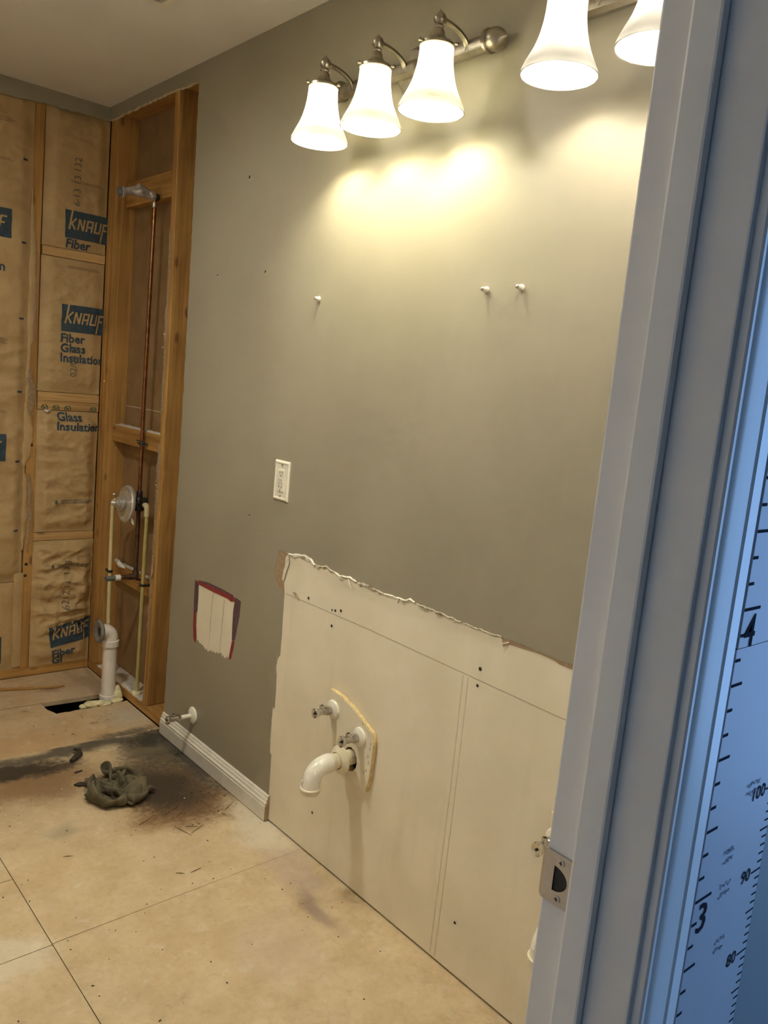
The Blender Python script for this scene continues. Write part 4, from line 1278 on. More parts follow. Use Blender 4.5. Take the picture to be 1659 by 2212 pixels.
# ---- growth chart on the hall wall
gc = thing('growth_chart', (-.5625, YH - .008, .4), 'white growth chart with inch and centimetre marks beside the door casing', 'growth chart')
CX0, CX1, CY = -.6355, -.4885, -.2345
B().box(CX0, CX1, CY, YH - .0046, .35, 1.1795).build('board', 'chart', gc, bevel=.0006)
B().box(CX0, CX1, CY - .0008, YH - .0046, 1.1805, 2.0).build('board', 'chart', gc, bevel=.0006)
def front(z):
    return CY - (.0008 if z > 1.18 else 0) - .0004
def mark(x0, x1, z, w):
    y = front(z)
    B().box(x0, x1, y, y + .0006, z - w / 2, z + w / 2).build('tick_mark', 'ink_black', gc)
FT3, INCH = .9135, .3055 / 12
for k in range(-8, 22):
    z = FT3 + k * INCH
    ln = .033 if k % 12 == 0 else (.022 if k % 3 == 0 else .0105)
    mark(CX0 + .0008, CX0 + ln, z, .0030)
for k in range(68, 116):
    z = .904 + (k - 90) * .01
    ln = .022 if k % 10 == 0 else (.018 if k % 5 == 0 else .0105)
    mark(CX1 - ln, CX1 - .0006, z, .0017)
def chart_text(s, size, x, z, mat='ink_black', bold=.0006, ang=0):
    vs, fs = text_geo(s, size, bold)
    b = B()
    y = front(z + .012) - .0002
    b.add([(x + u * math.cos(ang) - v * math.sin(ang), y, z + u * math.sin(ang) + v * math.cos(ang)) for u, v in vs], fs)
    return b.build('printed_number', mat, gc)
chart_text('3', .047, CX0 + .0085, FT3 - .0385, bold=.0004)
chart_text('4', .047, CX0 + .0070, FT3 + 12 * INCH - .0385, bold=.0004)
for s, z in (('80', .804), ('90', .904), ('100', 1.004)):
    chart_text(s, .022, CX1 - .047 - (.010 if s == '100' else 0), z - .006, bold=.0002)
def scribble(x, z, w, rows, seed):
    r = random.Random(seed)
    b = B()
    for row in range(rows):
        x_, z_ = x, z - row * .011
        pts = [(x_ + w * k / 26, z_ + r.uniform(-.0035, .0035)) for k in range(27)]
        for a, c in zip(pts[:-1], pts[1:]):
            vs, fs = strokes([(*a, *c)], .0009)
            b.add([(u, front(z) - .0001, v) for u, v in vs], fs)
    b.build('pencil_note', 'ink_pencil', gc)
scribble(-.588, .953, .022, 2, 1)
scribble(-.585, .913, .024, 2, 2)
scribble(-.560, 1.02, .030, 2, 3)
scribble(-.575, .845, .022, 2, 4)

# ---- rag on the floor
rag = thing('rag', (-.33, 1.83, 0), 'crumpled dark olive rag lying on the stained floor', 'rag')
CLOTH = (   # crumpled 46 x 46 cloth grid, packed in half millimetres
    "$a%U%Y$o%e%Y$z%v%Y%,&,%Y%:&<%Y%C&P%Y%O&d%Y%Q&w%Y%Y(0%Y%k(+%g%~($%a&6&y%_&J&p%c&[&h%m&o&`%r(#&`%e&{&p%Y&p()%Y&i(<%Y&g(?%n&w(5%x(2(2%q(?(2%Y(((5%Y&w(<%f(+(I%r(3(Q%]&z(Q%Y&i(U%Y&Q(S%Y"
    "&<(Q%Y%~(S%Y%l(P%Y%T(Q%Y%B(M%Y%*(Q%Y$w(P%e$j(T%v$L(Q%r$J(]%]$X(d%Y$i(q%Y$y)#%Y%-)1%Y%=)>%Y%M)L%Y$M%d%Y$Z%t%Y$f&+%Y$t&9%b%)&D%k%6&U%n%<&k%l%<&~%`%O&u%l%c&n%g%t&j%Y&.&a%Y&A&W%[&Q&O%h"
    "&k&H%i&n&P%Y&b&d%Y&]&v%Y&O(.%[&]($%n&r&z%l(+&u%k(=&w%Y(%&z%Y((()%p(A(5%m(4(;%Y&y(8%Y&g(6%Y&P(:%Y&;(9%Y&$(7%Y%k(7%Y%V(:%Y%D(7%Y%,(5%Z$z(7%l$f(7%t$R(7%h$X(E%Y$h(R%Y$y(b%Y%.(k%Y%>(x%Y"
    "%N)+%Y%_)8%Y$9%v%Y$F&*%Z$T&6%h$e&<%t$p&L%}$x&d%w$|&m%d%0&h%Y%D&a%[%W&W%Y%m&Q%Y&#&J%Y&7&A%Y&K&9%Y&_&4%Y&Q&I%^&S&X%l&G&l%n&B&s%Y&W&l%Y&k&g%Y&~&`%Y(8&Z%Y(*&f%p(<&r%z(K&y%d(4&{%Y&z&{%Y"
    "&f&{%Y&P&z%Y&;&{%Y&$&y%Y%l&z%Y%Y&y%Y%B&x%Y%/&w%b${&x%r$f&x%s$^&}%Y$k(0%Y$z(=%Y%0(H%Y%?(]%Y%N(g%Y%`(r%Y%o)$%Y$(&0%Y$2&4%h$?&6%x$M&F&*$Y&[%|$`&_%g$m&W%Y%%&O%Y%:&H%Y%M&A%Y%a&9%Y%v&1%Y"
    "&.&*%Y&A%}%Y&K&%%k&G&:%s&@&M%z&2&[%l&9&W%Y&P&R%Y&c&M%Y&w&G%a(+&G%j(5&S&%(K&W%v(J&]%_(6&a%Y&z&]%Y&f&_%Y&Q&_%Y&:&`%Y&$&^%Y%m&_%Y%W&^%Y%@&^%Y%3&^%i$}&^%t$g&^%h$k&i%Y$~&w%Y%/()%Y%?(7%Y"
    "%P(D%Y%a(P%Y%p(c%Y&#(m%Y#{&J%Y#z&H%k$*&K&$$:&U&&$C&S%k$R&G%b$e&?%Z$w&8%Y%/&1%Y%C&(%Y%W%|%Y%k%t%Y&#%l%Y&4%j%f&8%v%x&4&-&(&(&@&#&#&G%h&4&>%Y&H&:%`&[&8%i&k&9%t($&;&((;&:&((I&=%q(I&F%["
    "(5&C%Y&z&E%Y&f&D%Y&O&D%Y&;&E%Y&%&D%Y%m&D%Y%W&E%Y%C&C%`%5&E%p${&B%s$p&G%^$}&U%Y%3&b%Y%B&o%Y%Q($%Y%d(/%Y%q(>%Y&$(J%Y&6([%Y#y&g%Y$)&g%h$7&W%h$+&A%g$:&6%r$N&2%t$a&*%l$n%{%c%$%s%Y%9%k%Y"
    "%M%d%Y%b%Z%Y%t%V%b&#%Z%r&#%j&)%{&#&,%o&2%|%u&/%f&/&&%e&A&)%p&P&%%|&f&#&&&|%{&+(6%}%v(@&$%k(G&(%Y(1&)%Y&y&,%Y&f&*%Y&O&+%Y&;&*%Y&$&+%Y%m&*%Y%W&*%Y%F&*%h%4&,%u${&+%k$~&3%Y%4&A%Y%B&N%Y"
    "%R&[%Y%c&k%Y%s&x%Y&&(*%Y&6(7%Y&H(D%Y$:&y%Y$?&g%Y$<&P%Y$<&<%Y$;&)%Y$C%t%j$W%m%p$i%h%q$|%^%j%0%S%`%C%K%Z%W%D%`%i%C%n%m%L&%%j%_&4%`%s&2%]%z%w%o%q%l&&%r%w&9%m&$&N%g&%&c%e%v&p%p%k&{&)%e"
    "(+&%%Y(:%k%Y(3%o%h&x%l%Y&e%l%Y&O%k%Y&<%l%Y&&%l%Y%l%k%Y%W%k%^%I%l%n%3%l%r%&%o%`%5%z%Y%D&-%Y%T&:%Y%d&G%Y%u&U%Y&)&d%Y&8&p%Y&I(#%Y&Z(0%Y$U&x%Y$V&e%Y$Y&N%Y$U&:%Y$U&%%Y$U%k%Y$S%Y%]$_%K%k"
    "$r%F%r%+%@%o%;%5%h%N%.%k%Z%1%}%Z%?&1%Q%Q&7%H%e&0%U%b%t%j%]%|%~%T%z&5%S%p&E%[%e&P%m%`&Z&%%g&h&-%Y&p%t%Y&v%f%Y&~%X%m&|%N%Y&e%R%Y&Q%P%Y&;%Q%Y&&%Q%Y%l%Q%Y%Z%P%g%H%R%r%4%Q%l%5%Y%Y%F%g%Y"
    "%U%t%Y%f&&%Y%v&5%Y&+&A%Y&:&N%Y&J&]%Y&Z&i%Y&k&x%Y$q&x%Y$q&b%Y$q&N%Y$n&8%Y$n&#%Y$n%k%Y$m%U%Y$i%B%Y$m%/%b$y%%%o%2$}%v%F$v%s%M${&/%B%3&5%8%E&1%;%S%~%N%H%{%b%B%q%r%J%d%}%[%Y&/%m%[&<%{%j"
    "&E&1%[&M%~%Y&V%k%Y&_%^%c&d%O%p&o%<%i&f%7%Y&O%8%Y&;%8%Y&%%7%Y%m%7%`%^%8%m%H%7%s%:%:%a%F%E%Y%U%R%Y%h%a%Y%w%n%Y&,%{%Y&<&-%Y&K&;%Y&[&H%Y&l&U%Y&{&e%Y%1&v%Y%0&a%Y%0&L%Y%.&7%Y%,%}%Y%,%g%Y"
    "%+%R%Y%*%>%Y%)%)%Y%($p%Y%+$c%j%3$_&$%4$l&3%0%&&&%+%6%y%,%F%o%C%;%i%P%I%Z%Z%[%]%i%k%d%w%w%o&&&0%j&-&.%Y&6%t%Y&@%c%Y&H%P%^&M%A%l&W%0%r&`${%d&N$x%Y&;$y%Y&%$z%Y%p$y%g%_$z%r%H$y%m%H%$%Y"
    "%X%2%Y%h%>%Y%x%K%Y&.%Y%Y&=%g%Y&L%u%Y&^&%%Y&n&5%Y&}&?%Y(1&N%Y%J&s%Y%J&a%Y%I&K%Y%G&6%Y%F%{%Y%F%f%Y%E%Q%Y%D%;%Y%C%(%Y%B$l%Y%@$V%]%E$R%s%A$h%o%;$x%i%6%-%_%/%@%Y%1%T%Y%9%Z%j%J%c%t%X%r%x"
    "%e&-%w%i&3%_%p%|%Y%z%i%Y&)%V%Y&2%D%Y&:%3%b&?%#%o&J$k%o&N$`%Z&9$`%Y&%$b%Y%r$`%j%_$_%r%M$a%c%Y$k%Y%i$y%Y%y%+%Y&/%8%Y&>%E%Y&M%R%Y&^%`%Y&n%m%Y&~%{%Y(6&/%Y(B&9%Y%f&t%Y%c&_%Y%b&I%Y%b&4%Y"
    "%a%z%Y%`%f%Y%`%O%Y%^%:%Y%_%$%Y%^$l%Y%]$U%Y%_$U%o%X$l%p%S$y%_%N%0%Y%L%E%Y%J%[%Y%B%p%Y%9%x%j%B&*%{%L&:%n%Q&(%[%X%p%Y%d%]%Y%l%K%Y%u%8%Y&$%$%Y&,$p%d&2$`%o&>$L%k&:$G%Y%}$I%Y%r$G%e%X$E%m"
    "%Y$H%Y%l$W%Y%z$e%Y&.$r%Y&?%#%Y&N%1%Y&_%?%Y&p%L%Y($%X%Y(3%e%Y(D%s%Y(Z&#%Y%~&r%Y%}&[%Y%|&H%Y%}&3%Y%{%y%Y%z%d%Y%z%M%Y%x%9%Y%x$~%Y%x$k%Y%x$V%Y%v$[%p%r$s%o%m$~%]%i%6%Y%d%J%Y%^%[%c%Z%p%j"
    "%X&+%b%H&/%Y%3&*%_%=%u%o%H%c%j%K%Q%^%T%?%Y%_%-%Y%h$u%Y%r$c%Z%x$R%g&($@%m&1$.%_&#$1%Y%l$-%Y%d$,%k%s$@%m%|$C%Y&1$Q%Y&@$^%Y&O$j%Y&a$y%Y&o%*%Y($%9%Y(6%E%Y(D%Q%Y(S%_%Y(d%l%Y&>&p%Y&<&[%Y"
    "&<&G%Y&;&2%Y&:%x%Y&9%c%Y&8%M%Y&7%8%Y&7%#%Y&7$j%Y&7$W%^&4$d%r&/$x%m&,%)%Z&&%=%Y%}%P%Y%w%`%k%t%u%`%d%t%Y%L%p%Y%7%m%Y%)%g%d%1%V%r%;%C%m%>%2%_%G${%Y%P$i%Y%Y$V%Y%f$C%Y%l$3%b%t#~%a&(#q%Y"
    "&*#v%b%t#z%w&+$/%v&4$1%f&A$<%Y&Q$H%Y&`$U%Y&o$c%Y($$r%Y(3%%%Y(F%1%Y(R%=%^(`%K%e(k%Z%n&W&p%Y&W&Y%Y&V&E%Y&U&1%Y&U%w%Y&S%b%Y&R%L%Y&P%9%Y&P%#%Y&S$g%Y&Q$Y%d&L$i%s&H$|%g&C%+%Y&?%A%Y&>%U%Y"
    "&4%_%i%~%]%Y%h%Y%Y%P%X%Y%<%S%Y%$%O%Y$v%H%g$~%7%r%.%#%m%0$o%_%9$]%Y%C$I%Y%M$7%Y%X$$%Y%a#r%Y%p#_%Y%~#]%f&*#f&#&7#n%u&C#{%g&J$%%Y&`$3%Y&s$@%Y&}$N%Y(/$[%b(<$m%i(F$~%s(K%5%w(R%H%}(W%[&&"
    "&p&o%Y&p&Y%Y&p&D%Y&p&1%Y&m%x%Y&l%a%Y&m%M%Y&m%9%Y&k%#%Y&n$m%Y&k$Z%m&e$q%m&_$s%Y&]%.%Y&Y%A%Y&J%D%m&5%@%j&#%C%Y%k%A%Y%U%=%Y%?%;%Y%*%6%Y$q%3%Y$h%)%j$s$s%t$|$`%m%#$N%a%.$;%Y%8$*%Y%B#t%Y"
    "%P#b%_%b#`%p%p#Q%~&(#K%t&9#S%h&H#]%Y&X#m%Y&c#~%e&k$6%n&q$I%s&x$]%x(#$p&#(+%)&#(3%?%~(=%O%}(?%d%y(1&n%Y(/&W%Y(/&C%Y(-&3%Y(-%v%Y()%b%Y(#%M%a&x%>%g&m%-%q&w$y%v(*$i%q(#$c%Y&x$w%Y&v%-%Y"
    "&c%+%j&L%(%i&;%+%Z&(%)%Y%m%&%Y%W%$%Y%C$}%Y%.$y%Y$u$t%Y$a$p%Y$Z$d%l$g$R%w$p$@%q$u$.%h%$#w%g%3#j%n%B#^%w%S#I%{%a#>%j%p#C%[&(#U%Y&2#i%Y&=#u%h&I$+%o&P$=%s&U$Q%t&_$g%t&g$z%r&q%2%p&{%C%l"
    "(.%S%f(7%c%c(;&p%j(7&]%m(3&H%q(,&5%q(%%}%r&z%j%u&l%Y%q&k%I&%&z%<&*(1%3%x(9%*%j(9$w%Y(+$r%o&x$e%g&e$l%Y&R$n%Y&>$m%Y&*$k%Y%p$j%Y%]$g%Y%G$d%Y%3$`%Y$y$[%Y$f$U%Y$S$L%Y$P$B%m$[$2%{$g#{%z"
    "$q#k%v$~#^%{%1#H%v%=#>%d%I#I%Y%]#V%Y%k#h%Y%y#v%Y&)$&%g&5$8%e&?$G%_&F$[%b&J$o%e&T%&%b&_%8%^&h%J%Y&r%]%Y&}%o%Y&~&x%z&x&f%y&t&P%w&m&@%t&i&*%l&_%t%t&c%h&.&x%`&/(*%U%}(1%H%k(,%=%Y&y%+%Y"
    "&o%%%q&c$m%|&[$X%q&S$P%^&@$Q%Y&-$Q%Y%t$O%Y%`$L%Y%K$H%Y%9$F%Y$~$E%b$n$>%Y$[$5%Y$K$,%]$D#{%p$P#k&#$]#Z%}$j#G%w$u#A%b%)#P%Y%:#_%Y%J#m%Y%W#x%Y%f$,%Y%n$6%h%~$G%p&($T%_&.$g%Y&4$y%Y&=%2%Y"
    "&G%C%Y&Q%V%Y&Z%i%Y&d%{%Y&i(%%m&d&m%j&`&X%d&X&D%e&N&4%p&U&.&.&o&*&2&z%u%z&}%i%k&w%X%_&o%F%Y&c%5%Y&X%$%b&J$v%p&B$b%v&<$J%r&;$;%c&,$5%Y%{$@%i%e$?%l%Q$6%i%<$6%n%)$-%j$z$&%Y$j#x%Y$Z#n%Y"
    "$J#g%^$:#W%q$G#H%s$T#D%[$c#U%Y$s#f%Y%(#r%Y%8$#%Y%F$1%Y%U$>%Y%e$K%Y%h$U%p%x$g%r%q$r%Y%x%)%Y&$%=%Y&0%O%Y&9%a%Y&C%t%Y&K&,%Y&T(,%Z&M&t%Y&F&a%]&@&O%k&K&K&&&`&F&)&s&;%z&r&-%i&j%w%_&b%e%Y"
    "&W%R%Y&L%@%Y&B%.%Y&9$v%]&.$g%d&$$S%i%y$A%h%r$*%Y%v#}%l%i$2&*%Q$(%~%A#w%w%5#r%h%-#m%Y$x#_%Y$j#b%i$[#S%l$P#H%Y$?#P%Y$B#[%i$X#j%j$e#w%`$r$+%Y%&$8%Y%6$F%Y%E$R%Y%V$a%Y%e$k%^%g$u%x%Y%#%l"
    "%`%6%^%i%I%Z%s%[%Y%~%n%Y&-&#%Y&5&7%Y&<(4%Y&2&~%Y&0&m%i&;&g%|&R&d&%&d&Z%s&e&K%d&[&9%_&R&&%]&I%p%Y&@%^%Y&5%K%Y&,%9%Y%}%%%Y%t$n%Y%l$[%Y%a$G%[%Y$5%e%W#}%r%h#r&.%`#i&&%P#f%n%G#d%Y%<#V%Y"
    "%0#J%Y$}#N%l$r#Q%Y$a#a%Y$R#h%Y$@#w%Y$E$$%i$Z$/%n$c$?%e$q$M%]%%$Z%Y%6$i%Y%G$u%Y%Y%&%Y%o%1%d%l%5%|%W%E%x%W%W%l%_%j%d%g%{%Y%q&0%Y%{&?%Y%|(?%Y%z(1%j&,()%z&D(#%z&R&x%l&R&f%]&H&R%a&D&A%l"
    "&<&/%k&3%y%c&*%i%Y%z%X%Y%p%D%Y%e%2%Y%]$z%Z%U$i%f%T$V%q%`$E%~%l$5&&%{#y%z%s#k%k%d#k%Y%]#[%Y%U#H%Y%D#O%k%5#^%k%(#e%Y$r#r%Y$b$$%Y$Q$2%Y$?$<%_$F$C%u$Y$Q%v$e$a%l$s$o%f%($}%d%:%.%d%K%:%d"
    "%]%E%b%r%M%l%o%T&*%[%e&*%X%{%|%^&1%n%c&A%c%g&Q%Y%o(N%o%~(F%x&6(D%t&C(8%h&B(%%Y&6&l%Y&8&b%s&.&M%x&$&;%p%y&)%i%o%x%Y%c%f%Y%]%R%b%Z%@%l%Z%-%t%a$v%~%l$b%~%w$Q%z&#$?%s%{$.%b%|#|%Y%{#f%Y"
    "%v#Q%Y%h#S%i%W#d%m%H#p%b%9#z%Y%&$-%Y$r$8%Y$a$E%Y$M$R%Y$>$[%i$H$d%}$[$r%}$g%%%w$y%0%w%2%;%x%A%G%w%R%T%v%a%b%l%t%k%q%u%r&+%n&+&1%q&=&%%s&M%t%v&^%h&&(g%}&-(b%l&/(T%c&1(E%Y&,(1%Y&&()%k"
    "%|&p%t%y&_%i%s&M%b%j&>%Y%a&+%a%e%t%o%f%`%x%k%I%~%x%6&&%{%$%z&#$p%m&)$^%e&/$J%Z&4$8%Y&9#~%Y&;#j%Y&/#_%h%w#g%q%h#w%j%W$(%f%F$5%f%5$?%f$~$L%e$n$W%e$^$f%a$K$s%b$<$|%s$E%+&,$X%9&($m%E&+"
    "$}%Q&$%2%_&#%@%j%z%P%v%t%_&&%p%q&0%o&*&&%t&2&8%x&3&J%r&7&]%j&B(d&(&G(e%n&J(c%Y&F(L%Y&D(@%i&>(/%n&8&w%[&2&e%Y&-&P%Y&&&:%Y&%&/%g&#%w%o&%%e%y&+%Q&)&/%=&(&5%.%u&<$x%j&B$g%_&G$S%Y&L$=%Y"
    "&Q$(%Y&M#r%f&=#r%v&-#|%y%u$.%x%b$7%y%N$B%{%=$N%~%-$Z%y$x$i%x$h$v%s$Z%)%p$N%7%k$9%?%r$J%O%w$]%W%r$o%`%l%$%h%g%7%p%`%H%w%Y%]%|%Y%r&#%Y&)&*%Y&7&3%Y&F&@%_&R&J%l&U(S&-&[(S%t&_(N%c&`(B%Y"
    "&`(2%e&U(#%q&I&m%l&L&[%Y&F&H%Y&@&5%Y&9%~%Y&2%k%Y&2%Y%d&B%R%r&J%D&$&P%0&$&U$y%s&[$j%d&b$W%Y&e$D%Y&g$0%e&^$&%x&K$%&*&7$/&/&$$<&/%n$I&/%]$V&,%L$d&&%<$q%|%0$~%r$|%.%h$j%6%[$U%:%Y$<%?%Y"
    "$H%I%Y$]%J%Y$p%O%Y%&%T%Y%;%X%Y%O%^%Y%f%a%Y%x%f%Y&2%n%Y&E%w%Y&Q&)%a&^&1%q&c(:&.&Y(9%y&O(9%j&J(.%Y&X&x%Y&b&i%b&Z&[%x&_&K%m&^&<%`&Y&*%Y&R%s%Y&I%b%Y&?%N%Y&D%@%a&[%B%h&h%9%w&n$}%}&s$i%o"
    "&x$[%Y(#$F%b&~$;%s&k$9&)&W$=&.&E$F&,&4$P&,&$$^&)%n$i%|%^$p%o%L$t%d%9$u%Y%%$w%Y$k$y%Y$T${%Y$>%&%Y$P%-%a$b%1%Y$w%6%Y%.%9%Y%B%?%Y%V%D%Y%k%H%Y&%%L%Y&8%T%Y&G%_%f&N%m%t&]%p%i&`&x&*&M($&+"
    "&<((%r&8(%%_&@&l%Y&G&Y%Y&A&N%n&H&>%{&S&-%x&[%w%p&a%e%g&_%S%Y&Y%E%Y&R%1%Y&h%/%Y&x%.%`(*%*%k(4$q%t(:$b%^(2$Y%q&|$V&#&g$T%}&]$F%m&J$B%m&<$T%o&,$Y%j%s$Z%d%`$Y%`%L$W%Y%6$Y%Y$|$]%Y$i$c%Y"
    "$U$n%g$@$j%]$T$p%Y$i$s%Y$|$w%Y%4$}%Y%I%%%Y%]%*%Y%q%0%Y&#%9%i&+%I%q&0%_%x&7%r%o&@%u%Y&U&g%p&F&f&#&0&q%}&#&r%i&%&h%Y&/&R%Y&4&A%^&4&3%l&<%{%t&D%i%w&O%V%x&X%E%s&Z%3%i&O$|%Z&c$r%Y&s$n%e"
    "(*$g%Y(0$w%Y(5%)%a()$z%r&q$p%s&f$e%f&X$Y%Y&L$K%Y&8$B%Y&($<%_%p$<%j%^$B%p%H$F%p%3$I%o$z$L%m$h$P%n$Q$T%o$D$Q%Y$X$V%Y$m$Z%Y%%$_%Y%:$b%Y%L$h%[%[$r%i%e%)%s%i%<%w%l%P%s%r%c%m%|%r%`&)&%%Y"
    "&B&c%[&;&S%l&(&V%z%o&`%v%k&[%_%q&J%Y%x&8%Y&#&$%Y&-%o%a&2%[%h&7%I%r&?%9%x&G%&%|&Q$p%u&Y$_%l&h$V%Y&k$j%Y&t%#%Y&}%5%Y&w%5%p&c%*%o&X${%^&H$o%Y&8$c%Y&&$U%Y%s$E%Y%d$7%Y%T$.%[%C$+%j%0$-%u"
    "$w$1%y$c$8%x$M$:%n$H$<%Y$^$<%Y$r$@%Y%*$D%^%7$P%k%?$a%u%D$w%y%G%.%v%N%A%m%W%P%c%^%d%Y%d%w%Y%j&1%Y&&&b%Y&(&M%Y%{&@%k%h&F%v%W&M%k%W&B%Y%_&.%Y%h%v%Y%q%c%Y%z%O%[&$%=%e&+%,%m&1$u%x&:$b%x"
    "&C$T%f&K$_%Y&S$t%Y&[%+%Y&e%A%Y&i%K%i&S%>%k&H%4%Z&8%&%Y&($t%Y%s$g%Y%c$Z%Y%Q$L%Y%B$>%Y%4$0%Y%$#~%Y$p#x%g$]#x%p$H$&%t$M#~%Y$`$#%a$l$/%l$u$@%w$z$U%z%$$j%u%+$z%m%3%/%d%:%B%[%@%V%Y%E%k%Y"
    "%K&#%Y%Q&7%Y%i&c%]%i&N%Y%k&8%Y%a&.%k%K&7%v%@&8%`%F&#%Y%P%l%Y%X%X%Y%b%D%Y%i%1%]%o$|%j%u$m%t%}$W%o&,$W%Y&3$k%Y&=$|%Y&D%5%^&K%D%i&S%[%i&J%T%Y&9%G%Y&(%;%Y%s%.%Y%d$z%Y%R$n%Y%B$`%Y%3$Q%Y"
    "$~$E%Y$n$6%Y$a$+%Y$Q#w%Y$>#g%Y$D#i%n$N#|%x$R$3%}$Y$G%y$a$Z%o$k$i%d$q$|%]$x%4%Y${%H%Y%%%]%Y%,%q%Y%1&*%Y%8&>%Y%X&V%q%O&L%_%O&:%Y%Q&#%Y%C%x%l%/&%%q%2%r%]%9%a%Y%B%M%Y%I%:%Y%P%&%Y%U$t%i"
    "%[$a%q%g$R%c%n$b%Y%w$u%Y&$%-%Y&.%?%`&3%L%m&;%c%p&8%i%Y&)%]%Y%s%O%Y%c%A%Y%R%4%Y%A%(%Y%2$t%Y$}$g%Y$o$W%Y$_$J%Y$O$>%Y$;$.%Y$+#|%Y$,#v%l$3$)%{$7$:%z$@$K%m$J$[%a$P$m%Y$W%&%Y$]%<%Y$d%N%Y"
    "$h%d%Y$m%x%Y$s&0%Y$z&E%Y%]&<%z%J&4%p%;&0%d%8&#%Y%%%z%Y$t%s%k%$%c%t%+%P%j%)%D%Y%1%0%Y%8$y%Y%=$j%f%F$S%j%M$W%Y%U$m%Y%a%#%Y%h%7%Y%q%I%^%v%W%m%~%k%r&%%y%b%s%q%Y%d%d%Y%Q%V%Y%A%H%Y%3%;%Y"
    "$}%.%Y$m${%Y$^$m%Y$N$`%Y$<$O%Y$/$@%Y#|$5%Y#s$+%g#w$/%|#~$C%r$+$N%d$2$_%Y$5$u%Y$=%.%Y$C%A%Y$I%U%Y$P%j%Y$U%~%Y$[&6%Y$a&L%Y%k&(%l%X%y%k%E%p%i%;%f%Y%(%a%Y$p%[%Y$g%S%l$r%B%u$o%;%[$t%(%Y"
    "${$o%Y%*$Z%Y%-$R%f%7$j%e%>$w%Y%G%/%Y%P%B%Y%Y%T%Y%_%d%j%g%t%u%m&,%k%c&+%Y%Q%w%Y%A%k%Y%2%^%Y${%O%Y$m%C%Y$[%4%Y$L%%%Y$<$t%Y$,$g%Y#{$W%Y#n$H%]#m$H%r#]$9%w#a$9%c#m$T%Y#u$g%Y#}%#%Y$$%5%Y"
    "$+%F%Y$1%]%Y$6%p%Y$<&,%Y$B&?%Y$G&S%Y%w%q%_%f%g%^%S%Z%f%B%P%c%1%I%Y$y%A%Y$g%:%]$b%1%t$U%-%g$Z${%Y$c$g%Y$j$R%Y$r$a%j$z$s%d%&%(%Y%/%:%Y%8%L%Y%A%`%Y%J%q%a%K%~%q%U&7%r%S&>%[%A&2%Y%1&#%Y"
    "${%q%Y$l%d%Y$Z%V%Y$M%G%Y$:%9%Y$-%,%Y#v$x%Y#i$l%Y#`$`%d#Z$Y%v#I$I%t#K$J%^#Q$Z%Y#^$p%c#e%&%e#j%<%b#n%M%_#s%f%[#x%x%Y#}&3%Y$*&F%Y$/&X%Y&+%Z%Y%s%P%Y%a%E%Y%O%:%Y%=%2%Y%+%+%Y$t$}%Y$k$r%k"
    "$U$n%p$D$n%_$E$_%Y$T$V%b$[$l%b$c$|%Y$j%2%Y$s%F%Y$z%X%Y%*%j%Y%3%|%Y%6&0%j%;&@%t%D&O%k%0&G%Y$}&8%Y$k&*%Y$]%w%Y$I%j%Y$:%[%Y$,%M%Y#w%?%Y#i%1%Y#X%#%Y#P$t%i#H$k%y#7$^%s#5$Z%]#A$f%Y#A$y%c"
    "#N%.%m#V%B%s#[%V%q#`%l%m#d&%%i#i&9%e#p&M%f#o&_%Y&7%B%Y&#%8%Y%n%.%Y%[%#%Y%I$v%Y%6$n%Y%#$f%Y$n$_%Y$]$W%Z$K$L%f$;$U%v$=$j%q$C$y%g$I%/%Z$R%?%Y$Z%Q%Y$c%e%Y$m%t%Y$w&+%Y%%&>%Y%.&O%Y%-&_%n"
    "$y&P%n$j&I%^$Z&=%Y$J&/%Y$9%}%Y$)%q%Y#x%b%Y#e%R%Y#U%F%Y#J%9%c#F%.%y#9$~&##)$v%r#+$t%]#5$z%Y#4%/%Y#5%=%c#;%N%p#B%`%v#K%u%z#R&,%z#T&B%x#U&V%j#T&W%Y&D%*%Y&0$}%Y%z$s%Y%g$i%Y%T$_%Y%A$T%Y"
    "%/$M%Y$w$E%Y$h$?%f$`$G%y$Y$^&%$Q$r&)$M%*%}$H%;%u$E%M%k$F%^%b$L%r%Y$W&(%Y$b&7%Y$k&I%Y$w&Z%Y$x&m%^$g&h%l$V&[%e$I&O%Y$9&D%Y$*&6%Y#t&(%Y#e%w%Y#V%h%Y#K%Y%g#M%L%v#B%A&(#,%<&$#%%6%m#;%,%c"
    "#L%,%Y#F%:%Y#?%M%Y#7%[%Y#/%m%a#1&#%l#3&4%{#:&K%y#=&K%c#I&9%Y&N$n%Y&<$e%Y&*$[%Y%r$Q%Y%_$E%Y%L$?%Y%:$6%Y%+$2%e%$$>%v$x$R%y$o$e%r$m$y%x$i%2%|$`%F%|$X%Y%~$P%j%z$K&#%p$G&5%e$J&F%Y$T&W%Y"
    "$a&f%Y$i&x%Y$X&z%a$G&o%`$:&e%Y$(&V%Y#s&K%Y#c&=%Y#X&.%a#U%x%n#Z%g%{#Q%]&-#9%Z&0#*%X%y#.%O%e#E%G%e#Y%>%f#a%C%Y#X%U%Y#M%j%Y#F%y%Y#:&0%Y#(&G%Y##&9%e#5&/%w#L&.%p&Z$U%Y&H$L%Y&5$C%Y%}$:%Y"
    "%l$2%Y%W$&%Y%I$#%f%B$4%v%<$H%s%2$X%h%)$l%e$}%$%e$x%9%g$t%M%l$q%b%r$k%w%v$f&-%y$[&B%u$R&V%o$N&h%c$K&w%Y$T(.%Y$G(0%Y$7(1%Y$(&|%Y#v&q%c#l&]%j#j&I%q#j&5%v#o%z%z#f%t&0#O%x&5#;%v&(#1%o%r"
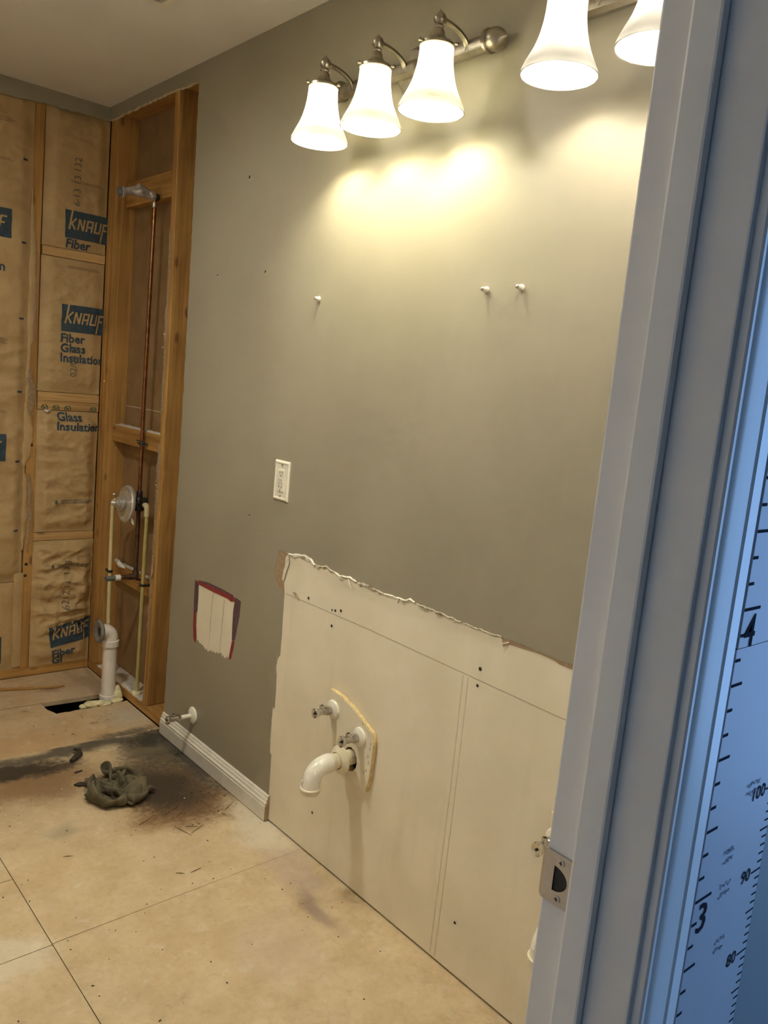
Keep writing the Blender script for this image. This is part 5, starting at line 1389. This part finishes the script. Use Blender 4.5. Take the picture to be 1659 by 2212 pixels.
    "#<%f%]#M%_%_#b%Y%k#u%R%b#o%`%Y#g%s%Y#^&*%Y#U&@%Y#H&H%]#A&0%Y#:%v%^#D%l%p&f$>%Y&T$6%Y&A$,%Y&/#~%Y%v#s%Y%h#t%g%a$*%t%Y$>%n%O$L%b%G$`%Z%@$r%Y%9%,%Y%3%A%Y%,%U%Y%$%i%^${%~%c$w&7%i$r&K%k"
    "$m&`%n$f&t%k$[(-%d$_(=%Y$G(E%[$:(;%j$1()%s$-&s%x$*&Z%v$+&G%n$)&2%t#~&.&0#i&5&3#V&5&,#D&3%x#9&-%f#E%~%Y#X%w%Y#j%q%g$#%j%j$.%f%Y#~%}%Y#t&6%Y#j&D%[#[&:%l#V&&%d#T%r%Y#Q%[%Z&t$&%Y&a#y%Y"
    "&L#p%Y&;#e%Y&,#i%j&%#{%s%z$3%n%o$@%^%h$S%Y%a$h%Y%X${%Y%Q%4%Y%K%I%Y%E%]%Y%>%r%Y%8&+%Y%0&>%Y%+&T%Z%%&g%[${&}%_$u(3%^$l(F%c$](G%r$P(7%}$K((%x$F&k%q$A&Z%e$C&D%k$?&@&($(&I&3#p&J&&#b&C%r"
    "#M&F%l#;&B%Y#O&;%Y#b&4%Y#s&.%_$*&&%Y$A%y%Y$6&)%i$/&?%a#{&C%s#t&0%v#q%|%h#n%m%Y#i%Y%Y&}#l%Y&m#b%Y&[#V%Y&K#]%n&G#o%w&=$*%o&5$5%_&-$G%Y&$$]%Y%z$p%Y%r%)%Y%l%<%Y%e%Q%Y%[%g%Y%V%y%Y%P&2%Y"
    "%J&G%Y%C&Z%Y%=&o%Y%8(*%Y%2(=%c%)(I%t$u(=&&$k(*%x$b(#%g$Y&m%Y$[&U%`$Y&O%w$G&Z&&$3&_%y#~&U%l#l&T%_#[&S%Y#D&_%Y#U&O%h#h&L%^#|&E%Y$4&?%Y$H&8%Y$N&5%j$@&H%s$3&;&&$0&$%z$/%y%h$,%i%Y$(%T%Y"
    "(.#T%Y&v#K%]&h#O%m&b#d%w&]#v%p&T$+%b&N$<%Y&E$Q%Y&>$f%Y&6$x%Y&0%1%Y&)%F%Y%}%Y%Y%v%m%Y%p&&%Y%j&;%Y%a&O%Y%]&d%Y%W&v%Y%O(/%c%H(>%p%:(<&%%-(+&%%&(&%m$w(#%Y$t&h%Y$t&^%k$c&i%}$O&o%u$=&j%g"
    "$-&h%Y#r&j%Y#_&o%Y#R&r%`#]&j%p#r&b%m$)&^%_$=&W%Y$Q&P%Y$`&H%j$V&G&($N&0&.$I%~%|$I%u%g$C%d%Y$A%O%Y")
CH = ''.join(chr(c) for c in range(35, 127) if chr(c) not in '\\"\'')
cv = [CH.index(CLOTH[k]) * 90 + CH.index(CLOTH[k + 1]) - 227 for k in range(0, len(CLOTH), 2)]
ca, sa = math.cos(.45), math.sin(.45)
RV = []
for k in range(0, len(cv), 3):
    x, y, z = cv[k] / 2000, cv[k + 1] / 2000, cv[k + 2] / 2000
    RV.append((-.325 + (x * ca - y * sa) * 1.10, 1.835 + (x * sa + y * ca) * 1.25, .0045 + (z - .003) * 3.0))
RF = [(i * 46 + j, i * 46 + j + 1, i * 46 + j + 47, i * 46 + j + 46) for i in range(45) for j in range(45)]
ro = B().add(RV, RF).build('cloth', 'cloth', rag, True, angle=180)
md = ro.modifiers.new('soften', 'SMOOTH'); md.factor = .5; md.iterations = 7
md = ro.modifiers.new('thick', 'SOLIDIFY'); md.thickness = .0035; md.offset = 0
md = ro.modifiers.new('subdivide', 'SUBSURF'); md.levels = 2; md.render_levels = 2

# ---- debris
def chip(name, pts, th, mat, label, cat, group=None):
    o = sheet(name, [pts], lambda u, v, d: (u, v, .0006 + th - d * (th / max(th, 1e-6))), th, mat)
    return tag(o, label, cat, group)
b = B()
b.tube([(-.385, 2.105, .009), (-.365, 2.118, .012), (-.343, 2.135, .013), (-.335, 2.160, .015), (-.352, 2.172, .018)], [.006, .010, .011, .008, .004], 8)
tag(b.build('wood_scrap', 'bark', None, True), 'dark curved wood scrap on the floor behind the rag', 'scrap')
chip('wood_chip', [(-.432, 1.945), (-.410, 1.952), (-.393, 1.938), (-.402, 1.925), (-.42, 1.928)], .006, 'bark', 'small dark wood chip on the floor left of the rag', 'chip')
chip('wood_chip', [(-.40, 2.03), (-.375, 2.035), (-.372, 2.029), (-.398, 2.024)], .003, 'bark', 'tiny dark sliver on the floor between scrap and rag', 'chip')
chip('wood_strip', [(-.46, 2.905), (-.35, 2.868), (-.21, 2.812), (-.16, 2.806), (-.20, 2.800), (-.34, 2.845), (-.46, 2.880)], .005, 'wood_x', 'thin ragged wood strip on the subfloor below the insulation', 'wood strip')
B_sp = [((-.3533, 1.6129), (-.3066, 1.6323)), ((-.262, 1.665), (-.215, 1.695)), ((-.245, 1.64), (-.20, 1.655)), ((-.235, 1.60), (-.195, 1.625)), ((-.238, 1.535), (-.205, 1.515)), ((-.24, 1.49), (-.185, 1.515)), ((-.265, 1.55), (-.245, 1.48)), ((-.085, 1.56), (-.042, 1.585)), ((-.105, 1.545), (-.096, 1.53)), ((-.60, 1.565), (-.575, 1.555)), ((-.335, 1.31), (-.30, 1.315)), ((-.37, 1.33), (-.35, 1.315)), ((-.395, 2.62), (-.37, 2.60)), ((-.21, 2.39), (-.175, 2.385))]
SPL = ['dry wood splinter touching the front of the olive rag', 'topmost of the splinters on the brown stain right of the rag',
       'second splinter down on the brown stain right of the rag', 'lowest splinter on the brown stain right of the rag',
       'short splinter inside the loose triangle of splinters in front of the stain', 'right leg of the loose triangle of splinters in front of the stain',
       'left leg of the loose triangle of splinters in front of the stain', 'long splinter near the cut end of the white baseboard',
       'tiny splinter next to the long one near the baseboard end', 'lone splinter on the clean boards at the left of the view',
       'left one of two splinters lying in the middle of the large board', 'right one of two splinters lying in the middle of the large board',
       'short splinter on the subfloor left of the floor opening', 'short splinter on the subfloor in front of the floor opening']
for k, (a, c) in enumerate(B_sp):
    o = B().tube([(a[0], a[1], .0012), ((a[0] + c[0]) / 2, (a[1] + c[1]) / 2, .0019), (c[0], c[1], .0012)], [.0006, .0013, .0005], 6).build('splinter', 'straw', None, True)
    tag(o, SPL[k], 'splinter', 'wood splinters on the floor')
rnd = random.Random(99)
b = B()
for k in range(250):
    if k < 110:
        x, y = rnd.uniform(-.95, -.02), rnd.uniform(.55, 2.2)
    elif k < 200:
        x, y = rnd.gauss(-.22, .12), rnd.gauss(1.72, .17)
    else:
        x, y = rnd.uniform(-.6, -.02), rnd.uniform(2.26, 2.5)
    if x > -.018 or y > 2.53 or y < .3:
        continue
    r = rnd.uniform(.0009, .0030) * (1.4 if rnd.random() < .1 else 1)
    a = rnd.uniform(0, 6.28)
    b.add([(x + r * 1.4 * math.cos(a), y + r * 1.4 * math.sin(a), .0004), (x - r * math.sin(a) * .6, y + r * math.cos(a) * .6, .0004), (x - r * 1.3 * math.cos(a), y - r * 1.3 * math.sin(a), .0004), (x + r * math.sin(a) * .7, y - r * math.cos(a) * .7, .0004), (x, y, .0006 + r * .7)],
          [(0, 1, 4), (1, 2, 4), (2, 3, 4), (3, 0, 4), (3, 2, 1, 0)])
dbr = tag(b.build('floor_debris', 'bark'), 'dark crumbs and dirt specks strewn over the floor boards', 'debris')
dbr['kind'] = 'stuff'
b = B()
for k in range(60):
    x, y = rnd.uniform(-.95, -.03), rnd.uniform(.7, 2.4)
    r = rnd.uniform(.001, .0028)
    a = rnd.uniform(0, 6.28)
    b.add([(x + r * 1.4 * math.cos(a), y + r * 1.4 * math.sin(a), .0004), (x - r * math.sin(a), y + r * math.cos(a), .0004), (x - r * math.cos(a), y - r * math.sin(a), .0004), (x, y, .0006 + r * .7)], [(0, 1, 3), (1, 2, 3), (2, 0, 3), (2, 1, 0)])
dbr = tag(b.build('plaster_crumbs', 'gypsum'), 'white plaster crumbs scattered over the floor boards', 'debris')
dbr['kind'] = 'stuff'
